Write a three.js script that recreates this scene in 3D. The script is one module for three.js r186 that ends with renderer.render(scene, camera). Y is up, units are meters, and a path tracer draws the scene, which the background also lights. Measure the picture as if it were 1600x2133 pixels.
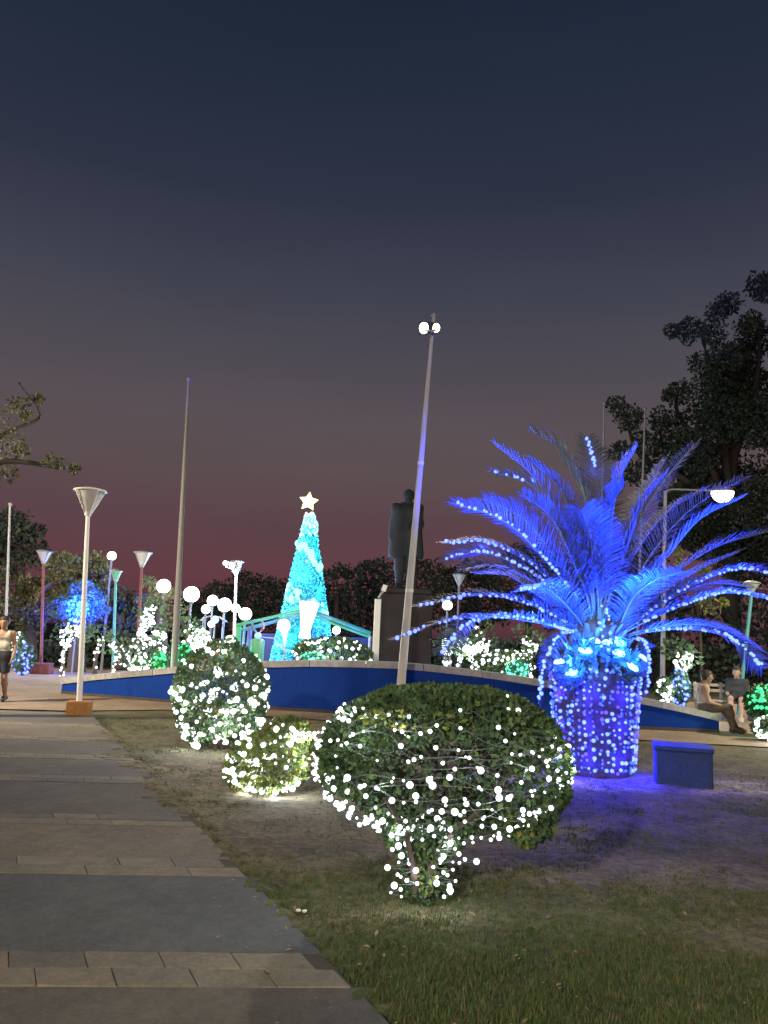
import * as THREE from 'three';
import { mergeGeometries } from 'three/addons/utils/BufferGeometryUtils.js';
import { ImprovedNoise } from 'three/addons/math/ImprovedNoise.js';

// ---------------------------------------------------------------- camera, sky, dusk glow, exposure
const scene = new THREE.Scene();
const camera = new THREE.PerspectiveCamera(66, 0.75, 0.05, 900);
camera.position.set(0, 1.6, 0);
camera.rotation.order = 'YXZ';
camera.rotation.set(0.15166, 0, 0.04);
scene.add(camera);
camera.updateMatrixWorld(true);
const renderer = new THREE.WebGLRenderer({ antialias: true });
renderer.setSize(768, 1024);
renderer.toneMapping = THREE.LinearToneMapping;
renderer.toneMappingExposure = 1;
renderer.shadowMap.enabled = true;

const V = (x, y, z) => new THREE.Vector3(x, y, z);
const lin = (r, g, b) => new THREE.Color().setRGB(r / 255, g / 255, b / 255, THREE.SRGBColorSpace);
const airNoise = new ImprovedNoise();
{ // twilight: dark blue overhead, grey-mauve lower down, a dull red band at the horizon
  const stops = [[-90, 34, 28, 30], [0, 88, 52, 62], [3.5, 100, 62, 68], [7, 93, 67, 74], [11, 93, 78, 81], [15, 89, 80, 85], [19, 79, 75, 83], [24, 64, 66, 80], [30, 47, 52, 69], [38, 34, 44, 61], [44, 27, 38, 56], [60, 23, 34, 50], [90, 19, 28, 43]].map(([e, r, g, b]) => [e, lin(r, g, b)]);
  const W = 512, H = 512, data = new Float32Array(W * H * 4), c = new THREE.Color();
  for (let y = 0; y < H; y++) {
    const e = ((y + 0.5) / H - 0.5) * 180;
    let k = 0; while (k < stops.length - 2 && e > stops[k + 1][0]) k++;
    let t = (e - stops[k][0]) / (stops[k + 1][0] - stops[k][0]); t = Math.min(1, Math.max(0, t));
    c.copy(stops[k][1]).lerp(stops[k + 1][1], t);
    for (let x = 0; x < W; x++) { const o = (y * W + x) * 4, a = (x / W) * Math.PI * 2, f = 1 + 0.05 * airNoise.noise(Math.cos(a) * 2.2, e * 0.16, Math.sin(a) * 2.2) + 0.03 * airNoise.noise(Math.cos(a) * 6, e * 0.5, Math.sin(a) * 6 + 9); data[o] = c.r * f; data[o + 1] = c.g * f; data[o + 2] = c.b * f; data[o + 3] = 1; }
  }
  const t = new THREE.DataTexture(data, W, H, THREE.RGBAFormat, THREE.FloatType);
  t.mapping = THREE.EquirectangularReflectionMapping; t.magFilter = THREE.LinearFilter; t.minFilter = THREE.LinearFilter; t.needsUpdate = true;
  scene.background = t; scene.environment = t;
}
const glow = new THREE.DirectionalLight(new THREE.Color(1, 0.62, 0.55), 0.03);   // what is left of the sunset, low behind the trees
glow.position.set(4, 5, -40); glow.target.position.set(0, 0, -10); glow.castShadow = true; glow.shadow.radius = 25;
Object.assign(glow.shadow.camera, { left: -40, right: 40, top: 40, bottom: -40, far: 120 });
scene.add(glow, glow.target);

// ---------------------------------------------------------------- helpers
function rng(seed) { let a = seed >>> 0; return () => { a = (a + 0x6d2b79f5) | 0; let t = Math.imul(a ^ (a >>> 15), 1 | a); t = (t + Math.imul(t ^ (t >>> 7), 61 | t)) ^ t; return ((t ^ (t >>> 14)) >>> 0) / 4294967296; }; }
const R0 = rng(7), noise = new ImprovedNoise();
const fbm = (x, y, z = 0, o = 4) => { let s = 0, a = 0.5; for (let i = 0; i < o; i++) { s += a * noise.noise(x, y, z); x *= 2.03; y *= 2.03; z *= 2.03; a *= 0.5; } return s; };
const lerp = THREE.MathUtils.lerp, clamp = THREE.MathUtils.clamp, smooth = THREE.MathUtils.smoothstep;
// where the line of sight through a photograph pixel (1600 x 2133) meets the upright plane D metres ahead, or the ground
const TY = Math.tan(THREE.MathUtils.degToRad(33)), TX = TY * 0.75;
const ray = (px, py) => V((px / 800 - 1) * TX, (1 - py / 1066.5) * TY, -1).applyQuaternion(camera.quaternion);
const P = (px, py, d) => { const r = ray(px, py); return r.multiplyScalar(d / -r.z).add(camera.position); };
const G = (px, py) => { const r = ray(px, py); return r.multiplyScalar(-1.6 / r.y).add(camera.position).setY(0); };
const pxm = (d) => d / 1642;                                  // metres per photo pixel at distance d

const taken = {};
const numbered = (n) => { taken[n] = (taken[n] ?? -1) + 1; return taken[n] ? n + '_' + String(taken[n]).padStart(3, '0') : n; };
function tag(o, label, category, group) { o.userData.label = label; o.userData.category = category; if (group) o.userData.group = group; return o; }
function thing(name, label, category, pos, group) { const o = new THREE.Group(); o.name = numbered(name); o.position.copy(pos); tag(o, label, category, group); scene.add(o); return o; }
function struct(name, geo, mat) { const m = new THREE.Mesh(geo, mat); m.name = numbered(name); m.userData.kind = 'structure'; m.castShadow = m.receiveShadow = true; scene.add(m); return m; }
// a part from geometry given in world coordinates; parents are never turned
function part(name, geo, mat, parent) {
  const m = new THREE.Mesh(geo, mat), w = V(0, 0, 0);
  for (let p = parent; p && p !== scene; p = p.parent) w.add(p.position);
  geo.translate(-w.x, -w.y, -w.z);
  m.name = name; m.castShadow = m.receiveShadow = true; parent.add(m); return m;
}
function place(name, geo, mat, parent, at, scale = 1) {        // a part that shares its geometry
  const m = new THREE.Mesh(geo, mat), w = V(0, 0, 0);
  for (let p = parent; p && p !== scene; p = p.parent) w.add(p.position);
  m.position.copy(at).sub(w); m.scale.setScalar(scale); m.name = name; parent.add(m); return m;
}
const std = (c, roughness = 0.8, extra = {}) => new THREE.MeshStandardMaterial({ color: c, roughness, ...extra });
const rgb = (r, g, b) => new THREE.Color().setRGB(r, g, b);
const emit = (r, g, b, k = 1) => new THREE.MeshStandardMaterial({ color: rgb(0.05, 0.05, 0.05), roughness: 0.5, emissive: rgb(r, g, b), emissiveIntensity: k });
function point(parent, at, color, I, radius = 1.5) {
  const l = new THREE.PointLight(color, I), w = V(0, 0, 0);
  for (let p = parent; p && p !== scene; p = p.parent) w.add(p.position);
  l.position.copy(at).sub(w); l.castShadow = true; l.shadow.radius = radius; parent.add(l); return l;
}
function spot(parent, at, to, color, I, angle, radius = 2, penumbra = 0.6) {
  const l = new THREE.SpotLight(color, I, 0, angle, penumbra), w = V(0, 0, 0);
  for (let p = parent; p && p !== scene; p = p.parent) w.add(p.position);
  l.position.copy(at).sub(w); l.target.position.copy(to); l.castShadow = true; l.shadow.radius = radius; parent.add(l); scene.add(l.target); return l;
}
function tex(size, fn, srgb = true, repeat = 1) {
  const d = new Uint8Array(size * size * 4);
  for (let y = 0; y < size; y++) for (let x = 0; x < size; x++) { const c = fn(x / size, y / size, x, y), o = (y * size + x) * 4; d[o] = clamp(c[0], 0, 1) * 255; d[o + 1] = clamp(c[1], 0, 1) * 255; d[o + 2] = clamp(c[2], 0, 1) * 255; d[o + 3] = 255; }
  const t = new THREE.DataTexture(d, size, size); t.wrapS = t.wrapT = THREE.RepeatWrapping; t.magFilter = THREE.LinearFilter; t.minFilter = THREE.LinearMipmapLinearFilter; t.generateMipmaps = true;
  if (srgb) t.colorSpace = THREE.SRGBColorSpace; t.repeat.set(repeat, repeat); t.needsUpdate = true; return t;
}
// periodic noise on the unit square
const lattice = (i, j, s) => { let h = Math.imul(i + 1, 374761393) ^ Math.imul(j + 7, 668265263) ^ Math.imul(Math.round(s * 10) + 3, 2147483629); h = Math.imul(h ^ (h >>> 13), 1274126177); return ((h ^ (h >>> 16)) >>> 0) / 4294967296; };
const per = (u, v, f, s = 0) => { const x = u * f, y = v * f, i = Math.floor(x), j = Math.floor(y), a = x - i, b = y - j, p = a * a * (3 - 2 * a), q = b * b * (3 - 2 * b), L = (m, n) => lattice((m + f) % f, (n + f) % f, s); return lerp(lerp(L(i, j), L(i + 1, j), p), lerp(L(i, j + 1), L(i + 1, j + 1), p), q) - 0.5; };
function sweep(pts, radius, seg = 6, flat = 1) {               // tapered tube through points
  const n = pts.length, pos = [], idx = [], t = V(), a = V(), b = V(), q = V();
  for (let i = 0; i < n; i++) {
    t.copy(pts[Math.min(n - 1, i + 1)]).sub(pts[Math.max(0, i - 1)]).normalize();
    a.set(0, 1, 0); if (Math.abs(t.y) > 0.95) a.set(0, 0, 1); b.crossVectors(t, a).normalize(); a.crossVectors(b, t).normalize();
    const r = typeof radius === 'function' ? radius(i / (n - 1)) : radius;
    for (let k = 0; k < seg; k++) { const w = (k / seg) * Math.PI * 2; q.copy(pts[i]).addScaledVector(b, Math.cos(w) * r).addScaledVector(a, Math.sin(w) * r * flat); pos.push(q.x, q.y, q.z); }
  }
  for (let i = 0; i < n - 1; i++) for (let k = 0; k < seg; k++) { const c = i * seg + k, d = i * seg + ((k + 1) % seg); idx.push(c, d, c + seg, d, d + seg, c + seg); }
  for (const [base, flip] of [[0, 1], [(n - 1) * seg, 0]]) for (let k = 1; k < seg - 1; k++) flip ? idx.push(base, base + k + 1, base + k) : idx.push(base, base + k, base + k + 1);
  const g = new THREE.BufferGeometry(); g.setAttribute('position', new THREE.Float32BufferAttribute(pos, 3)); g.setIndex(idx); g.computeVertexNormals(); return uvBy(g);
}
function uvBy(g) {                                             // uv in metres from the shape itself
  const p = g.attributes.position, uv = new Float32Array(p.count * 2);
  for (let i = 0; i < p.count; i++) { uv[i * 2] = p.getX(i) + p.getZ(i) * 0.7; uv[i * 2 + 1] = p.getY(i) + p.getZ(i) * 0.3; }
  g.setAttribute('uv', new THREE.BufferAttribute(uv, 2)); return g;
}
const curve = (pts, n) => new THREE.CatmullRomCurve3(pts, false, 'centripetal').getPoints(n);
function join(gs) { const h = gs.map((g) => { const k = g.index ? g.toNonIndexed() : g.clone(); for (const a of Object.keys(k.attributes)) if (!['position', 'normal', 'uv'].includes(a)) k.deleteAttribute(a); if (!k.attributes.uv) uvBy(k); return k; }); return mergeGeometries(h); }
const box = (w, h, d, at, ry = 0, rz = 0) => { const g = new THREE.BoxGeometry(w, h, d); if (rz) g.rotateZ(rz); if (ry) g.rotateY(ry); return g.translate(at.x, at.y, at.z); };
function bevelBox(w, h, d, b = 0.01) { const s = new THREE.Shape(); s.moveTo(-w / 2 + b, -h / 2 + b); s.lineTo(w / 2 - b, -h / 2 + b); s.lineTo(w / 2 - b, h / 2 - b); s.lineTo(-w / 2 + b, h / 2 - b); s.closePath(); return new THREE.ExtrudeGeometry(s, { depth: d - 2 * b, bevelThickness: b, bevelSize: b, bevelSegments: 1 }).translate(0, 0, -d / 2 + b); }
const cyl = (a, b, r0, r1, seg = 10) => sweep([a, a.clone().lerp(b, 0.5), b], (t) => lerp(r0, r1, t), seg);
const ball = (r, at, detail = 2) => new THREE.IcosahedronGeometry(r, detail).translate(at.x, at.y, at.z);
// leaves: n small folded blades at the places that pick(i) gives ({p, n (outward), s})
function leaves(n, pick, rnd, tilt = 0.9) {
  const pos = new Float32Array(n * 15), idx = new Uint32Array(n * 9), col = [], d = V(), side = V(), up = V();
  for (let i = 0; i < n; i++) {
    const { p, n: out, s } = pick(i);
    d.set(rnd() - 0.5, rnd() - 0.5, rnd() - 0.5).multiplyScalar(2 * tilt).add(out).normalize();
    side.set(rnd() - 0.5, rnd() - 0.5, rnd() - 0.5).cross(d).normalize(); up.crossVectors(d, side);
    const w = s * 0.36, put = (k, a, b, c) => { const o = i * 15 + k * 3; pos[o] = p.x + d.x * a + side.x * b + up.x * c; pos[o + 1] = p.y + d.y * a + side.y * b + up.y * c; pos[o + 2] = p.z + d.z * a + side.z * b + up.z * c; };
    put(0, -s / 2, 0, 0); put(1, 0.05 * s, w, s * 0.1); put(2, 0.05 * s, -w, s * 0.1); put(3, s / 2, 0, -s * 0.06); put(4, 0.05 * s, 0, 0);
    const v = i * 5; idx.set([v, v + 4, v + 1, v, v + 2, v + 4, v + 4, v + 3, v + 1], i * 9);
  }
  const more = []; for (let i = 0; i < n; i++) more.push(i * 5 + 4, i * 5 + 2, i * 5 + 3);
  const g = new THREE.BufferGeometry(); g.setAttribute('position', new THREE.BufferAttribute(pos, 3)); g.setIndex([...idx, ...more]); g.computeVertexNormals();
  const uv = new Float32Array(n * 10); for (let i = 0; i < n; i++) { const a = rnd(), b = rnd(); for (let k = 0; k < 5; k++) { uv[i * 10 + k * 2] = a; uv[i * 10 + k * 2 + 1] = b; } }
  g.setAttribute('uv', new THREE.BufferAttribute(uv, 2)); return g;
}
const onBall = (rnd) => { const z = rnd() * 2 - 1, a = rnd() * 6.2832, r = Math.sqrt(1 - z * z); return V(r * Math.cos(a), z, r * Math.sin(a)); };
// leaf tints: each leaf looks up one tone of this sheet
const tintSheet = (list, seed) => { const r = rng(seed), n = 32, cells = []; for (let i = 0; i < n * n; i++) { const c = list[Math.floor(r() * list.length)], k = 0.7 + 0.6 * r(); cells.push([c[0] * k, c[1] * k, c[2] * k].map((x) => Math.pow(x, 1 / 2.2))); } const t = tex(n, (u, v, x, y) => cells[y * n + x]); t.magFilter = THREE.NearestFilter; return t; };
const leafMat = (list, seed, through = 0.3) => new THREE.MeshPhysicalMaterial({ color: 0xffffff, map: tintSheet(list, seed), roughness: 0.75, side: THREE.DoubleSide, transmission: through, thickness: 0 });
const M = {
  shrub: leafMat([[0.035, 0.095, 0.026], [0.05, 0.12, 0.03], [0.026, 0.07, 0.024], [0.075, 0.13, 0.026]], 3),
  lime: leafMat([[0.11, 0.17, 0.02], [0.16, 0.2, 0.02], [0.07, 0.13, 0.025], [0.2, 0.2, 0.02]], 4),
  dark: leafMat([[0.042, 0.066, 0.032], [0.052, 0.076, 0.036], [0.036, 0.056, 0.03]], 5, 0.2),
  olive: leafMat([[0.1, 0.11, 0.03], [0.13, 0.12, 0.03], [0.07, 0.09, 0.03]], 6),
  frond: leafMat([[0.06, 0.085, 0.07], [0.075, 0.1, 0.08], [0.05, 0.075, 0.06]], 8, 0.38),
  rachis: std(rgb(0.16, 0.2, 0.11), 0.55),
  wood: std(rgb(0.06, 0.045, 0.035), 0.9),
  wire: std(rgb(0.1, 0.12, 0.12), 0.5),
  greenWire: std(rgb(0.03, 0.06, 0.04), 0.6),
  white: std(rgb(0.62, 0.61, 0.58), 0.4),
  grey: std(rgb(0.33, 0.33, 0.34), 0.5, { metalness: 0.3 }),
  dull: std(rgb(0.2, 0.19, 0.18), 0.6),
  black: std(rgb(0.03, 0.03, 0.035), 0.5),
  red: std(rgb(0.17, 0.05, 0.042), 0.7),
  teal: std(rgb(0.08, 0.3, 0.3), 0.5),
  bulb: emit(0.93, 0.98, 1, 3.2), bulbSoft: emit(0.75, 0.9, 1, 2), bulbBlue: emit(0.02, 0.06, 1, 4.5), bulbIce: emit(0.07, 0.12, 1, 6), bulbGreen: emit(0.06, 1, 0.35, 1.6), bulbViolet: emit(0.12, 0.08, 1, 1.7), bulbTeal: emit(0.16, 1, 0.8, 1.7),
  lamp: emit(1, 0.97, 0.9, 9), lampWarm: emit(1, 0.86, 0.6, 9), lampBlue: emit(0.08, 0.2, 1, 12),
};
const WHITE = new THREE.Color(0.93, 0.97, 1), WARM = new THREE.Color(1, 0.86, 0.64), BLUE = new THREE.Color(0.006, 0.026, 1), AZURE = new THREE.Color(0.01, 0.22, 1);

// ---------------------------------------------------------------- ground, path, plaza
const E1 = V(0.9968, 0, -0.08), E2 = V(-0.432, 0, -0.902), PATH0 = V(0.08, 0, -3.58);   // along a band; along the path; a point of its right edge
const edgeX = (z) => PATH0.x + ((z - PATH0.z) / E2.z) * E2.x;
const grassiness = (x, z) => { const n = fbm(x * 0.55 + 3, z * 0.8, 2) * 1.5 + fbm(x * 2.3, z * 3.1, 7) * 0.7; return clamp(smooth(z, -6.6, -4.4) * (1.1 - smooth(x, 1.0, 3.4) * 0.75) + n * 0.9 - 0.12, 0, 1); };
{
  const axis = (list) => { const o = []; for (const [a, b, s] of list) for (let x = a; x < b - 1e-6; x += s) o.push(x); o.push(list.at(-1)[1]); return o; };
  const xs = axis([[-300, -40, 26], [-40, -12, 2], [-12, -4, 0.25], [-4, 6, 0.09], [6, 12, 0.25], [12, 40, 2], [40, 300, 26]]);
  const zs = axis([[-320, -60, 26], [-60, -20, 2], [-20, -11, 0.2], [-11, -2.5, 0.08], [-2.5, 10, 0.8], [10, 40, 5]]);
  const pos = [], col = [], uv = [], idx = [], n = xs.length, c = new THREE.Color();
  const soil = rgb(0.15, 0.128, 0.062), soilD = rgb(0.105, 0.094, 0.045), grass = rgb(0.062, 0.09, 0.025), dirt = rgb(0.3, 0.245, 0.185), sand = rgb(0.42, 0.37, 0.35);
  for (const z of zs) for (const x of xs) {
    const inPath = x < edgeX(z) + 0.02 && z > -15.5, far = Math.max(Math.abs(x), Math.abs(z)) > 30;
    let y = far ? 0 : fbm(x * 0.7, z * 0.7, 1) * 0.02 + fbm(x * 4, z * 4, 5, 2) * 0.014;
    y *= smooth(x - edgeX(z), 0.0, 0.5); if (inPath) { const over = (edgeX(z) - x) / (0.07 + 0.34 * smooth(-z, 6.2, 8.5)) + 0.55 - fbm(x * 3 + 5, z * 3, 4) * 2.2; y = over < 1 ? 0.026 + 0.01 * (1 - over) : -0.03; } if (z < -12.4) y = Math.min(y, 0) * 0.3 - 0.004;
    pos.push(x, y, z); uv.push(x / 1.7, z / 1.7);
    const k = fbm(x * 1.1, z * 2.2, 9) + 0.5;
    c.copy(soilD).lerp(soil, clamp(k * 1.3 - 0.1, 0, 1));
    // bare trodden patches
    const patch = (px, pz, rx, rz) => Math.exp(-(((x - px) / rx) ** 2 + ((z - pz) / rz) ** 2));
    const bare = patch(-2.1, -9.2, 0.75, 0.75) + 0.8 * patch(-1.3, -8.0, 0.9, 0.3) + 0.9 * patch(-0.1, -4.75, 0.4, 0.14) + 0.8 * patch(0.3, -4.85, 0.5, 0.25) + 0.6 * patch(0.4, -4.3, 0.3, 0.05) + 0.5 * patch(1.6, -6.5, 0.8, 0.4) + 0.6 * patch(2.6, -4.9, 1, 0.7) + 0.4 * patch(1.3, -5.6, 0.7, 0.12);
    const streak = 0.55 + 1.1 * fbm(x * 1.6 + 40, z * 4.5, 3);
    c.lerp(dirt, clamp(bare * streak, 0, 0.85));
    c.lerp(grass, grassiness(x, z) * 0.9 * (1 - clamp(bare, 0, 0.7)));
    const strip = smooth(z, -10.0, -9.7) * (1 - smooth(z, -9.1, -8.75)) * smooth(x, 0.9, 1.7) * (1 - smooth(x, 9, 10));
    c.lerp(sand, clamp(strip * (0.75 + 0.9 * fbm(x * 2, z * 5, 8)), 0, 0.95));
    if (Math.abs(x) > 12 || z < -20) c.lerp(rgb(0.06, 0.07, 0.035), 0.6);
    col.push(c.r, c.g, c.b);
  }
  for (let j = 0; j < zs.length - 1; j++) for (let i = 0; i < n - 1; i++) { const a = j * n + i; idx.push(a, a + n, a + 1, a + 1, a + n, a + n + 1); }
  const g = new THREE.BufferGeometry(); g.setAttribute('position', new THREE.Float32BufferAttribute(pos, 3)); g.setAttribute('color', new THREE.Float32BufferAttribute(col, 3)); g.setAttribute('uv', new THREE.Float32BufferAttribute(uv, 2)); g.setIndex(idx); g.computeVertexNormals();
  const map = tex(512, (u, v) => { const k = 0.86 + per(u, v, 9, 1) * 0.25 + per(u, v, 28, 4) * 0.28 + per(u, v, 70, 2) * 0.3 + (R0() - 0.5) * 0.16; return [k, k * 0.985, k * 0.96]; });
  const bump = tex(512, (u, v) => { const k = 0.5 + per(u, v, 14, 5) * 0.3 + per(u, v, 45, 6) * 0.4 + (R0() - 0.5) * 0.25; return [k, k, k]; }, false);
  struct('ground', g, new THREE.MeshStandardMaterial({ vertexColors: true, map, bumpMap: bump, bumpScale: 0.025, roughness: 0.95 }));
}
const grain = tex(512, (u, v) => { const k = 0.86 + per(u, v, 6, 3) * 0.13 + per(u, v, 22, 9) * 0.11 + per(u, v, 80, 6) * 0.12 + (R0() - 0.5) * 0.14; return [k, k, k * 0.99]; });
const grainBump = tex(256, (u, v) => { const k = 0.5 + per(u, v, 30, 2) * 0.4 + (R0() - 0.5) * 0.4; return [k, k, k]; }, false);
const paving = (r, g, b) => std(rgb(r, g, b), 0.85, { map: grain, bumpMap: grainBump, bumpScale: 0.002 });
{ // path: dark slabs between double rows of tan tiles, laid askew to its edge
  const path = new THREE.Group(); path.name = 'path'; path.userData.kind = 'structure'; scene.add(path);
  const r = rng(21);
  const at = (u, v) => PATH0.clone().addScaledVector(E1, u).addScaledVector(E2, v);
  // a block between u0..u1 and v0..v1 with chamfered upper edges
  const block = (u0, u1, v0, v1, y0, y1, tiltA = 0, tiltB = 0) => {
    const b = 0.003, pos = [], q = (u, v, y) => { const p = at(u, v); pos.push(p.x, y, p.z); };
    const C = [[u0, v0], [u1, v0], [u1, v1], [u0, v1]], I = [[u0 + b, v0 + b], [u1 - b, v0 + b], [u1 - b, v1 - b], [u0 + b, v1 - b]];
    C.forEach(([u, v]) => q(u, v, y0)); C.forEach(([u, v]) => q(u, v, y1 - b)); I.forEach(([u, v], i) => q(u, v, y1 + (i & 1 ? tiltA : tiltB)));
    const idx = []; for (let k = 0; k < 4; k++) { const n = (k + 1) % 4; idx.push(k, n, 4 + k, n, 4 + n, 4 + k, 4 + k, 4 + n, 8 + k, 4 + n, 8 + n, 8 + k); }
    idx.push(8, 9, 10, 8, 10, 11);
    let g = new THREE.BufferGeometry(); g.setAttribute('position', new THREE.Float32BufferAttribute(pos, 3)); g.setIndex(idx); g = g.toNonIndexed(); g.computeVertexNormals();
    const p = g.attributes.position, uv = new Float32Array(p.count * 2), ou = r() * 5, ov = r() * 5; for (let i = 0; i < p.count; i++) { uv[i * 2] = p.getX(i) / 1.3 + ou; uv[i * 2 + 1] = p.getZ(i) / 1.3 + ov; } g.setAttribute('uv', new THREE.BufferAttribute(uv, 2)); return g;
  };
  const tileMats = [[0.2, 0.175, 0.135], [0.22, 0.19, 0.145], [0.18, 0.158, 0.125], [0.165, 0.15, 0.125], [0.2, 0.165, 0.125], [0.14, 0.128, 0.112]].map((c) => paving(...c));
  const slabMats = [paving(0.108, 0.098, 0.085), paving(0.082, 0.092, 0.098), paving(0.17, 0.142, 0.105), paving(0.115, 0.104, 0.09)];
  const vOf = (z) => (z - PATH0.z) / E2.z;
  // rows of tiles at these distances along the path edge (z of near and far side)
  const bands = [[-3.83, -4.19, 2], [-5.36, -5.72, 2], [-6.58, -6.9, 2], [-8.18, -8.54, 2], [-9.5, -9.8, 2], [-10.9, -11.2, 2], [-12.3, -12.6, 2], [-13.8, -14.1, 2]];
  let z = -0.8;
  bands.forEach(([a, b, rows], k) => {
    const slabM = slabMats[[0, 1, 2, 0, 0, 3, 2, 3][k]];
    // the slab before this band
    const wide = [1.9, 1.9, 3.2, 2.2, 2.9, 1.7, 2.4, 3][k];
    for (let u = -0.004, i = 0; u > -8; i++) { const w = wide * 2.1 * (0.9 + 0.3 * r()); part('slab', block(u - w + 0.007, u, vOf(z) + 0.005, vOf(a) - 0.005, -0.05, 0.018 + (r() - 0.5) * 0.004), k === 2 && i === 0 ? slabMats[2] : slabM, path); u -= w; }
    const mass = [];
    for (let q = 0; q < rows; q++) {
      const z0 = lerp(a, b, q / rows), z1 = lerp(a, b, (q + 1) / rows); let u = -(0.01 + r() * 0.03 + (q & 1) * 0.08);
      while (u > -8) { const w = 0.34 * (r() < 0.3 ? 2 : 1) * (0.95 + 0.1 * r()), g = block(u - w + 0.004, u, vOf(z0) + 0.002, vOf(z1) - 0.002, -0.05, 0.021 + (r() - 0.5) * 0.005, (r() - 0.5) * 0.004, (r() - 0.5) * 0.004), m = tileMats[Math.floor(r() * 6)];
        if (k < 4 && u > -5) part('tile', g, m, path); else mass.push(g); u -= w; }
    }
    if (mass.length) part('tile_row', mergeGeometries(mass), tileMats[k % 5], path).userData.kind = 'stuff';
    z = b;
  });
  part('joint_bed', block(-8, -0.005, vOf(-0.8), vOf(-14.1), -0.06, 0.014), std(rgb(0.05, 0.042, 0.034), 0.95), path);
  // plaza pavement round the low wall
  const front = [[-40, -16.4], [-7.2, -14.25], [-5.7, -14.12], [-4.2, -15.2], [0, -14.35], [3.3, -13.65], [5.2, -13.3], [7, -13.1], [40, -12.0]];
  const pos = [], uv = [], idx = [], cols = []; const N = 60;
  for (let i = 0; i <= N; i++) { const x = -40 + (80 * i) / N; let k = 0; while (k < front.length - 2 && x > front[k + 1][0]) k++; const f = lerp(front[k][1], front[k + 1][1], (x - front[k][0]) / (front[k + 1][0] - front[k][0])); for (let j = 0; j <= 6; j++) { const zz = lerp(f, -24.5 + 2 * Math.sin(x * 0.2), j / 6); pos.push(x, 0.02 + (j ? 0 : -0.005), zz); uv.push(x / 1.9, zz / 1.9); } }
  for (let i = 0; i < N; i++) for (let j = 0; j < 6; j++) { const a = i * 7 + j; idx.push(a, a + 7, a + 1, a + 1, a + 7, a + 8); }
  const g = new THREE.BufferGeometry(); g.setAttribute('position', new THREE.Float32BufferAttribute(pos, 3)); g.setAttribute('uv', new THREE.Float32BufferAttribute(uv, 2)); g.setIndex(idx); g.computeVertexNormals();
  struct('plaza_pavement', g, std(rgb(0.3, 0.22, 0.15), 0.9, { map: grain, bumpMap: grainBump, bumpScale: 0.006, side: THREE.DoubleSide }));
}
{ // short grass on the near lawn
  const r = rng(31), blade = () => { const g = new THREE.BufferGeometry(), p = [], idx = []; for (let b = 0; b < 4; b++) { const a = r() * 6.28, l = 0.6 + 0.5 * r(), ox = (r() - 0.5) * 0.8, oz = (r() - 0.5) * 0.8, cx = Math.cos(a), cz = Math.sin(a), k = p.length / 3; p.push(ox - cz * 0.07, 0, oz + cx * 0.07, ox + cz * 0.07, 0, oz - cx * 0.07, ox + cx * 0.5 * l, l, oz + cz * 0.5 * l); idx.push(k, k + 1, k + 2); } g.setAttribute('position', new THREE.Float32BufferAttribute(p, 3)); g.setIndex(idx); g.computeVertexNormals(); return g; };
  const spots = [];
  for (let i = 0; i < 260000 && spots.length < 60000; i++) { const z = -3.2 - 10.5 * Math.pow(r(), 1.5), x = edgeX(z) + 0.01 + r() * (6 - z * 0.2) - r() * 0.03; const gr = grassiness(x, z), near = Math.abs(x - edgeX(z)) < 0.12 ? 0.35 : 0; const cl = fbm(x * 2.1 + 7, z * 2.1, 3) * 1.6; if (r() < gr * 0.95 + near + Math.max(0, cl) * 0.5 + 0.02) spots.push([x, z]); }
  const m = new THREE.InstancedMesh(blade(), std(rgb(1, 1, 1), 0.8, { side: THREE.DoubleSide }), spots.length), d = new THREE.Object3D(), c = new THREE.Color();
  spots.forEach(([x, z], i) => { d.position.set(x, -0.004, z); d.rotation.set((r() - 0.5) * 0.5, r() * 6.28, (r() - 0.5) * 0.5); const s = 0.018 + 0.024 * r(); d.scale.set(s, s * (0.6 + 0.7 * r()), s); d.updateMatrix(); m.setMatrixAt(i, d.matrix); const k = 0.7 + 0.6 * r(), dry = r() < 0.25 ? 1 : 0; c.setRGB((dry ? 0.13 : 0.057) * k, (dry ? 0.112 : 0.095) * k, (dry ? 0.055 : 0.023) * k); m.setColorAt(i, c); });
  m.name = 'grass'; tag(m, 'short green and dry grass on the lawn beside the path', 'grass'); m.userData.kind = 'stuff'; m.receiveShadow = true; scene.add(m);
}

const paintTex = tex(256, (u, v) => { const k = 0.93 + per(u, v, 5, 3) * 0.08 + per(u, v, 30, 9) * 0.07 + (R0() - 0.5) * 0.05; return [k, k, k]; });
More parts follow.
